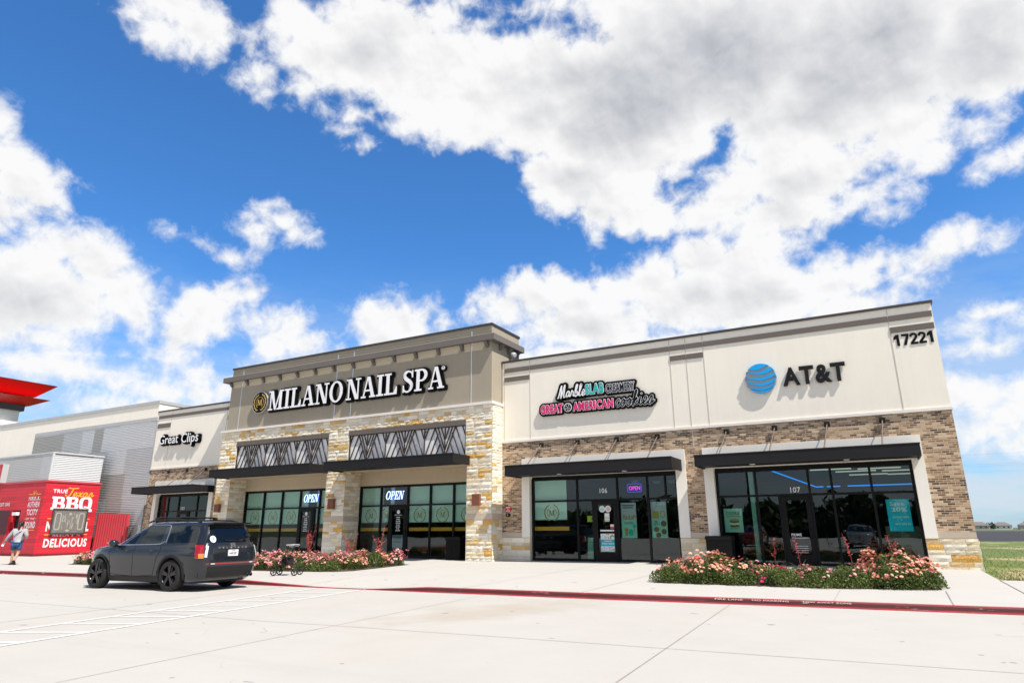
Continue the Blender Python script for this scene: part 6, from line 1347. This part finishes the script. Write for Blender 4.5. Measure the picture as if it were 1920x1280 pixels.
# ------------------------------------------------------------------ the wheeled walking frame
rx_, ry_ = -16.55, -9.05; rz_ = zwalk(rx_, ry_)
t = thing('walking_frame', 'black wheeled walking frame standing before the roses', 'walking frame', (rx_, ry_, rz_))
fx = Vector((.86, .42, 0)).normalized(); fs = Vector((-fx.y, fx.x, 0)); o_ = Vector((rx_, ry_, rz_)); L3 = lambda a, s_, z: o_ + fx * a + fs * s_ + Vector((0, 0, z))
for s_ in (-.24, .24):
    m = MB(); m.tube([L3(-.30, s_, .10), L3(-.05, s_, .52), L3(0, s_, .60)], .014, 7); m.tube([L3(.34, s_, .10), L3(.06, s_, .52), L3(0, s_, .60)], .016, 7); m.tube([L3(-.02, s_, .50), L3(.10, s_, .84), L3(.12, s_, .90)], .012, 7); m.build('side_frame', M['black'], t)
    m = MB(); m.tube([L3(.03, s_, .905), L3(.18, s_, .91), L3(.27, s_, .90)], .018, 7); m.tube([L3(.12, s_, .87), L3(.25, s_, .85)], .006, 5); m.build('hand_grip', M['flash'], t)
    for a in (-.31, .35):
        m = MB(); c = L3(a, s_, .10); m.lathe(c - fs * .012, fs, [(0, .07), (0, .10), (.024, .10), (.024, .07), (0, .07)], 18, caps=False); m.lathe(c - fs * .016, fs, [(0, .02), (.032, .02)], 8)
        for k in range(5): q_ = 2 * math.pi * k / 5; d = fx * math.cos(q_) + Vector((0, 0, math.sin(q_))); m.bar(c + d * .015, c + d * .072, .014, .014, fs)
        m.build('wheel', M['tyre'], t)
m = MB(); m.obox(L3(.02, 0, .53), fx * .14, fs * .21, (0, 0, .018)); m.build('seat', M['black'], t); m = MB(); m.obox(L3(.02, 0, .40), fx * .13, fs * .18, (0, 0, .10)); m.build('bag', M['dark'], t)
m = MB(); m.tube([L3(.03, -.24, .54), L3(.03, .24, .54)], .012, 6); m.tube([L3(-.14, -.24, .36), L3(-.14, .24, .36)], .01, 6); m.tube([L3(.09, -.24, .82), L3(.03, -.2, .80), L3(.03, .2, .80), L3(.09, .24, .82)], .014, 6); m.build('crossbar', M['black'], t)

# ------------------------------------------------------------------ people
def skin(name, vs_, es_, rs_, mt, parent, sub=2, root=0):
    me = bpy.data.meshes.new(name); me.from_pydata(vs_, es_, []); o = bpy.data.objects.new(name, me); C.objects.link(o)
    sk = o.modifiers.new('s', 'SKIN'); sk.use_smooth_shade = True; sv = me.skin_vertices[0].data
    for i, r in enumerate(rs_): sv[i].radius = r if isinstance(r, tuple) else (r, r); sv[i].use_root = (i == root)
    sb = o.modifiers.new('d', 'SUBSURF'); sb.levels = sb.render_levels = sub
    nm = bpy.data.meshes.new_from_object(o.evaluated_get(bpy.context.evaluated_depsgraph_get())); o.modifiers.clear(); o.data = nm; nm.materials.clear(); nm.materials.append(mt)
    for p in nm.polygons: p.use_smooth = True
    o.parent = parent; return o
M['skin'] = plain('skin', (0.42, 0.24, 0.16), .6); M['hair'] = plain('dark_hair', (.012, .009, .008), .5); M['hoodie'] = plain('grey_hoodie', (.36, .36, .38), .9, 0, .1, 20); M['denim'] = plain('blue_denim', (.03, .085, .20), .85, 0, .2, 25); M['sandal'] = plain('dark_sandal', (.015, .012, .014), .7); M['shirt'] = plain('white_shirt', (.78, .77, .75), .85, 0, .06, 20); M['strap'] = plain('strap_dark', (.04, .025, .03), .6)
def person(lab, loc, rz, top, bottom, pose, scale=1.0):
    """x forward, y left, z up; one skinned body, clothing and hair as children"""
    t = thing('person', lab, 'person', (0, 0, 0)); J = pose
    order = ['pelvis', 'waist', 'chest', 'neck', 'head0', 'head1', 'shL', 'elL', 'wrL', 'haL', 'shR', 'elR', 'wrR', 'haR', 'hipL', 'knL', 'anL', 'toL', 'hipR', 'knR', 'anR', 'toR']
    E_ = [('pelvis', 'waist'), ('waist', 'chest'), ('chest', 'neck'), ('neck', 'head0'), ('head0', 'head1'), ('chest', 'shL'), ('shL', 'elL'), ('elL', 'wrL'), ('wrL', 'haL'), ('chest', 'shR'), ('shR', 'elR'), ('elR', 'wrR'), ('wrR', 'haR'), ('pelvis', 'hipL'), ('hipL', 'knL'), ('knL', 'anL'), ('anL', 'toL'), ('pelvis', 'hipR'), ('hipR', 'knR'), ('knR', 'anR'), ('anR', 'toR')]
    rad = dict(pelvis=(.15, .12), waist=(.14, .11), chest=(.15, .11), neck=.055, head0=.075, head1=.085, shL=.06, elL=.045, wrL=.03, haL=.03, shR=.06, elR=.045, wrR=.03, haR=.03, hipL=.10, knL=.062, anL=.04, toL=.035, hipR=.10, knR=.062, anR=.04, toR=.035)
    ix = {n: i for i, n in enumerate(order)}
    body = skin('body', [J[n] for n in order], [(ix[a], ix[b]) for a, b in E_], [rad[n] for n in order], M['skin'], t)
    tn = ['waist', 'chest', 'neckb', 'shL', 'elL', 'wrL', 'shR', 'elR', 'wrR', 'hem']; J = dict(J); J['neckb'] = tuple(Vector(J['chest']).lerp(Vector(J['neck']), .75)); J['hem'] = tuple(Vector(J['pelvis']) + Vector((0, 0, .0)))
    r2 = dict(waist=(.185, .16), chest=(.20, .155), neckb=.10, shL=.095, elL=.075, wrL=.05, shR=.095, elR=.075, wrR=.05, hem=(.19, .165)); i2 = {n: i for i, n in enumerate(tn)}
    skin('top', [J[n] for n in tn], [(i2[a], i2[b]) for a, b in (('hem', 'waist'), ('waist', 'chest'), ('chest', 'neckb'), ('chest', 'shL'), ('shL', 'elL'), ('elL', 'wrL'), ('chest', 'shR'), ('shR', 'elR'), ('elR', 'wrR'))], [r2[n] for n in tn], top, t)
    bn = ['pelvis', 'hipL', 'thL', 'hipR', 'thR']; J['thL'] = tuple(Vector(J['hipL']).lerp(Vector(J['knL']), .78)); J['thR'] = tuple(Vector(J['hipR']).lerp(Vector(J['knR']), .78))
    skin('shorts', [J[n] for n in bn], [(0, 1), (1, 2), (0, 3), (3, 4)], [(.17, .15), .125, .115, .125, .115], bottom, t)
    h0, h1 = Vector(J['head0']), Vector(J['head1']); m = MB(); c = h1 + Vector((-.015, 0, .03))
    vs_ = []
    m.lathe(c - Vector((0, 0, .05)), (-.25, 0, 1), [(-.06, .06), (-.02, .098), (.04, .112), (.10, .10), (.14, .06), (.155, .01)], 16); m.tube([c + Vector((-.08, 0, .02)), c + Vector((-.15, 0, -.02)), c + Vector((-.16, 0, -.16)), c + Vector((-.13, .01, -.30))], [.05, .055, .045, .012], 10); m.build('hair', M['hair'], t)
    m = MB(); f = h0 + Vector((.09, 0, .03))
    for s_ in (-1, 1): m.lathe(h1 + Vector((.075, s_ * .032, -.015)), (1, 0, 0), [(0, .012), (.006, .009)], 8); m.lathe(h1 + Vector((0, s_ * .085, -.03)), (0, s_, 0), [(0, .03), (.012, .024)], 8)
    m.tube([h1 + Vector((.082, 0, -.01)), h1 + Vector((.105, 0, -.045)), h1 + Vector((.085, 0, -.055))], [.008, .013, .008], 6); m.tube([h1 + Vector((.078, -.025, -.085)), h1 + Vector((.088, 0, -.088)), h1 + Vector((.078, .025, -.085))], [.004, .007, .004], 5); m.build('face', M['skin'], t)
    for s_ in 'LR':
        a, b = Vector(J['wr' + s_]), Vector(J['ha' + s_]); d = (b - a).normalized(); sd = d.cross(Vector((0, 0, 1))); sd = sd.normalized() if sd.length > .01 else Vector((0, 1, 0)); n_ = sd.cross(d); m = MB()
        for k in range(4): p = b + sd * (k - 1.5) * .017; L = (.055, .065, .06, .045)[k]; m.tube([p, p + d * L * .55, p + d * L * .9 + n_ * -.022], [.0095, .0085, .006], 6)
        m.tube([a.lerp(b, .55) + sd * .022, b + sd * .045 - n_ * .01, b + sd * .045 + d * .03 - n_ * .022], [.011, .0095, .007], 6); m.build('fingers', M['skin'], t)
        an, to = Vector(J['an' + s_]), Vector(J['to' + s_]); d = (to - an); d.z *= .8; d.normalize(); m = MB(); up = d.cross(Vector((0, 1, 0))) * -1; up = up if up.z > 0 else -up
        m.obox(an.lerp(to, .45) - up * .045, d * .135, Vector((0, .05, 0)), up * .014); m.tube([an + d * .06 + Vector((0, -.05, -.03)), an + d * .07 + up * .045, an + d * .06 + Vector((0, .05, -.03))], .012, 6); m.build('shoe', M['sandal'], t)
    t.location = loc; t.rotation_euler = (0, 0, rz); t.scale = (scale,) * 3; return t
P1 = dict(pelvis=(0, 0, .90), waist=(0, 0, 1.06), chest=(.03, 0, 1.30), neck=(.05, 0, 1.47), head0=(.075, 0, 1.53), head1=(.085, 0, 1.63), shL=(.02, .19, 1.38), elL=(.03, .33, 1.14), wrL=(.10, .47, .94), haL=(.13, .51, .88), shR=(.02, -.19, 1.38), elR=(.0, -.30, 1.15), wrR=(.18, -.22, 1.02), haR=(.25, -.18, 1.03), hipL=(0, .10, .86), knL=(.10, .10, .47), anL=(.04, .10, .08), toL=(.18, .11, .035), hipR=(0, -.10, .86), knR=(.02, -.10, .47), anR=(-.22, -.09, .16), toR=(-.13, -.10, .045))
px_, py_ = -34.0, -8.7
p1 = person('person in grey hoodie and blue shorts walking away past the red bay, holding a phone', (px_, py_, zwalk(px_, py_)), R(138), M['hoodie'], M['denim'], P1, 1.06)
m = MB(); m.tube([(.02, -.20, 1.40), (-.17, -.02, 1.28), (-.19, .12, 1.12), (-.10, .23, 1.0)], .014, 5); m.build('bag_strap', M['strap'], p1)
m = MB(); m.obox((-.02, .27, .96), (.08, .02, 0), (0, .04, 0), (0, 0, .06)); m.build('shoulder_bag', M['strap'], p1)
cH = Vector(P1['haL']) + Vector((.02, .02, -.07)); ph = MB(); ph.obox((0, 0, 0), (.008, 0, 0), (0, .045, 0), (0, 0, .08)); po = ph.build('phone', M['pwhite']); tag(po, 'pale phone held in the walking person\'s left hand', 'phone')
po.location = p1.matrix_basis @ cH; po.rotation_euler = (R(20), 0, R(150))
P2_ = dict(P1); P2_.update(shL=(.02, .19, 1.38), elL=(.22, .26, 1.18), wrL=(.46, .18, 1.10), haL=(.53, .16, 1.10), elR=(.22, -.26, 1.18), wrR=(.46, -.18, 1.12), haR=(.53, -.16, 1.12), anR=(0, -.10, .08), toR=(.14, -.11, .035), knL=(.02, .1, .47), anL=(0, .1, .08), toL=(.14, .11, .035), head1=(.10, 0, 1.62))
p2 = person('person in white shirt leaning at the takeout hatch at the left edge', (-46.62, -4.75, zwalk(-46.6, -4.75)), R(65), M['shirt'], M['charcoal'], P2_, 1.0)
# ------------------------------------------------------------------ lawn, fields, far houses, wires
def lawnmat():
    m, t, b = new_mat('lawn'); pos = t.n('ShaderNodeNewGeometry').outputs['Position']
    a = t.noise(t.v('MULTIPLY', pos, (1, .35, 1)), .45, 5, .6); f = t.noise(pos, 9, 4, .7)
    col = t.mix(t.step(a, .50, .64), (.115, .155, .03), (.42, .33, .18)); col = t.mix(t.m('MULTIPLY', t.step(f, .3, .7), .5), col, (.075, .11, .02)); t.put(b.inputs['Base Color'], col); b.inputs['Roughness'].default_value = .95
    return m
M['lawn'] = lawnmat()
lw = MB()
for a, b, z0, z1 in ((-3.70, 10, -.055, -.06), (10, 56, -.06, -.12)): lw.quad((2.36, a, z0), (120, a, z0), (120, b, z1), (2.36, b, z1))
lw.quad((2.36, -3.70, -.3), (120, -3.70, -.3), (120, -3.70, -.055), (2.36, -3.70, -.055)); tag(lw.build('lawn', M['lawn']), kind='structure')
sl_ = MB(); sl_.quad((-40, 56, -.12), (900, 56, -.12), (900, 330, -.35), (-40, 330, -.35)); tag(sl_.build('ploughed_field', plain('dark_soil', (.028, .025, .028), .9, var=.4, scale=.05)), kind='structure')
q = random.Random(9); gm = MB().colour('tint')
for i in range(9000):
    y = -3.65 + 40 * q.random() ** 2.2; x = 2.42 + q.random() * (3 + (y + 24) * .16); h = q.uniform(.03, .085); a = q.uniform(0, 6.3); dx, dy = math.cos(a) * .01, math.sin(a) * .01; lx, ly = q.gauss(0, .03), q.gauss(0, .03)
    gm.cur = (q.random(),) * 3; gm.add([(x - dx, y - dy, -.06), (x + dx, y + dy, -.06), (x + lx, y + ly, -.06 + h)], [(0, 1, 2)])
tag(gm.build('grass', leafmat('grass_blade', [(.08, .12, .02), (.14, .19, .04), (.30, .26, .12)], .8, .3)), kind='stuff')
M['hwall'] = plain('far_wall', (.50, .46, .42), .9); M['hroof'] = plain('far_roof', (.17, .145, .14), .9); M['hwin'] = plain('far_window', (.08, .09, .10), .5)
HX = [(70, 640, 14, 'r'), (92, 690, 13, 'w'), (104, 640, 15, 'g'), (126, 700, 14, 'r'), (138, 650, 12, 'w'), (154, 700, 15, 'g'), (168, 640, 14, 'r'), (186, 690, 14, 'w')]
LB = ['far house nearest the shop corner on the horizon', 'second far house right of the shop corner', 'third far house right of the shop corner', 'fourth far house right of the shop corner', 'fifth far house right of the shop corner', 'sixth far house right of the shop corner', 'seventh far house right of the shop corner', 'far house at the right edge of the horizon']
for (x, y, w, k), lb in zip(HX, LB):
    t = thing('house', lb + ', grey roofed and low', 'house', (x, y, -.5), 'houses along the horizon'); m = MB(); m.box(x - w / 2, x + w / 2, y, y + 10, -.6, 2.7); m.build('wall', M['hwall'] if k != 'w' else M['pwhite'], t)
    m = MB(); e = .6; m.add([(x - w / 2 - e, y - e, 2.7), (x + w / 2 + e, y - e, 2.7), (x + w / 2 + e, y + 10.6, 2.7), (x - w / 2 - e, y + 10.6, 2.7), (x - w * .2, y + 5, 5.6), (x + w * .2, y + 5, 5.6)], [(0, 1, 5, 4), (1, 2, 5), (2, 3, 4, 5), (3, 0, 4), (3, 2, 1, 0)]); m.build('roof', M['hroof'], t)
    for d in (-.28, .05, .3): m = MB(); m.box(x + d * w - .6, x + d * w + .6, y - .05, y + .02, .6, 1.9); m.build('window', M['hwin'], t)
for x, y, s, lb in ((81, 680, 7, 'dark round tree between the first far houses'), (115, 720, 8, 'dark tree between the third and fourth far houses'), (146, 730, 8, 'dark tree behind the fifth far house'), (176, 715, 8, 'dark tree left of the last far house')):
    t = thing('tree', lb, 'tree', (x, y, -.5), 'trees among the far houses'); l = leafy(500, s * .8, s * .75, .7, int(x)); l.v = [(a + x, b + y, c) for a, b, c in l.v]; l.build('crown', M['treeleaf'], t); m = MB(); m.tube([(x, y, -.6), (x, y, 3)], [.3, .2], 6); m.build('trunk', M['stem'], t)
t = thing('mast', 'thin mast standing over the far houses', 'mast', (122, 620, -.5)); m = MB(); m.tube([(117, 620, -.6), (117, 620, 9.5)], [.18, .08], 5); m.tube([(116, 620, 8), (118, 620, 8)], .06, 4); m.build('pole', M['flash'], t)
for z0, lb in ((29.3, 'topmost thin wire in the sky right of the shop'), (25.3, 'second thin wire from the top, right of the shop'), (24.6, 'third thin wire from the top, right of the shop'), (22.2, 'lowest thin wire in the sky right of the shop')):
    m = MB(); m.tube([(-60 + i * 20, 300, z0 + .6 * math.cos((i - 6) * .35)) for i in range(16)], .032, 4); tag(m.build('power_line', M['flash'], base=(0, 300, z0)), lb, 'power line', 'wires over the field')
# ------------------------------------------------------------------ what the glass mirrors: the far side of the lot
for i, (x, y, h, c, lb) in enumerate(((-1.5, -33.5, 92, (.42, .43, .45), 'silver car parked across the lot, mirrored in the phone shop glass'), (-9.5, -33.5, 88, (.30, .02, .02), 'red car parked across the lot, mirrored in the salon glass'), (-13.5, -33.7, 91, (.05, .06, .08), 'dark car parked across the lot, mirrored in the salon glass'), (4.5, -33.4, 90, (.03, .03, .035), 'black car parked across the lot, mirrored in the phone shop glass'))):
    c2 = copy_tree(car); c2['label'] = lb; c2['group'] = 'cars parked across the lot'; mt = plain('car_paint', c, .25, .4, .02, 2, coat=1.0); c2.location = (x, y, -.25); c2.rotation_euler = (0, 0, R(h))
    for ch in c2.children:
        if ch.name.startswith(('body', 'spoiler', 'wing_mirror', 'door_handle')): ch.data = ch.data.copy(); ch.data.materials[0] = mt
wd = MB().colour('tint'); q = random.Random(4)
for k in range(70):
    cx_, cy_, r_ = q.uniform(-110, 110), q.uniform(-128, -112), q.uniform(4, 7)
    l = leafy(260, r_, r_ * 1.2, 1.25, k); o0 = len(wd.v)
    for f_, c_ in zip(l.f, l.col): wd.cur = c_; wd.add([(l.v[i][0] + cx_, l.v[i][1] + cy_, l.v[i][2] - .5) for i in f_], [tuple(range(len(f_)))])
tag(wd.build('far_wood', M['treeleaf']), kind='stuff')
t = thing('opposite_building', 'tan shop building across the lot, mirrored in the phone shop glass', 'building', (14, -85, -.3)); m = MB(); m.box(6, 44, -100, -85, -.5, 7.5); m.box(12, 20, -84.6, -85, -.5, 9); m.build('wall', plain('tan_wall', (.42, .36, .28), .9), t); m = MB(); m.box(5.8, 44.2, -100.2, -84.8, 7.5, 7.9); m.build('parapet_cap', M['cap'], t)
for x in (9, 24, 34): m = MB(); m.box(x, x + 6, -84.99, -84.9, -.2, 3); m.build('window', M['hwin'], t)
for x, lb in ((-10.5, 'tall dark lamp post across the lot, mirrored in the 106 glass'), (3.0, 'tall dark lamp post across the lot, mirrored in the 107 glass')):
    t = thing('street_lamp', lb, 'street lamp', (x, -40, -.25), 'lamp posts across the lot'); m = MB(); m.tube([(x, -40, -.3), (x, -40, 8.5)], [.11, .07], 8); m.build('pole', M['black'], t); m = MB(); m.box(x - .9, x + .9, -40.1, -39.9, 8.4, 8.55); m.build('lamp_head', M['black'], t)
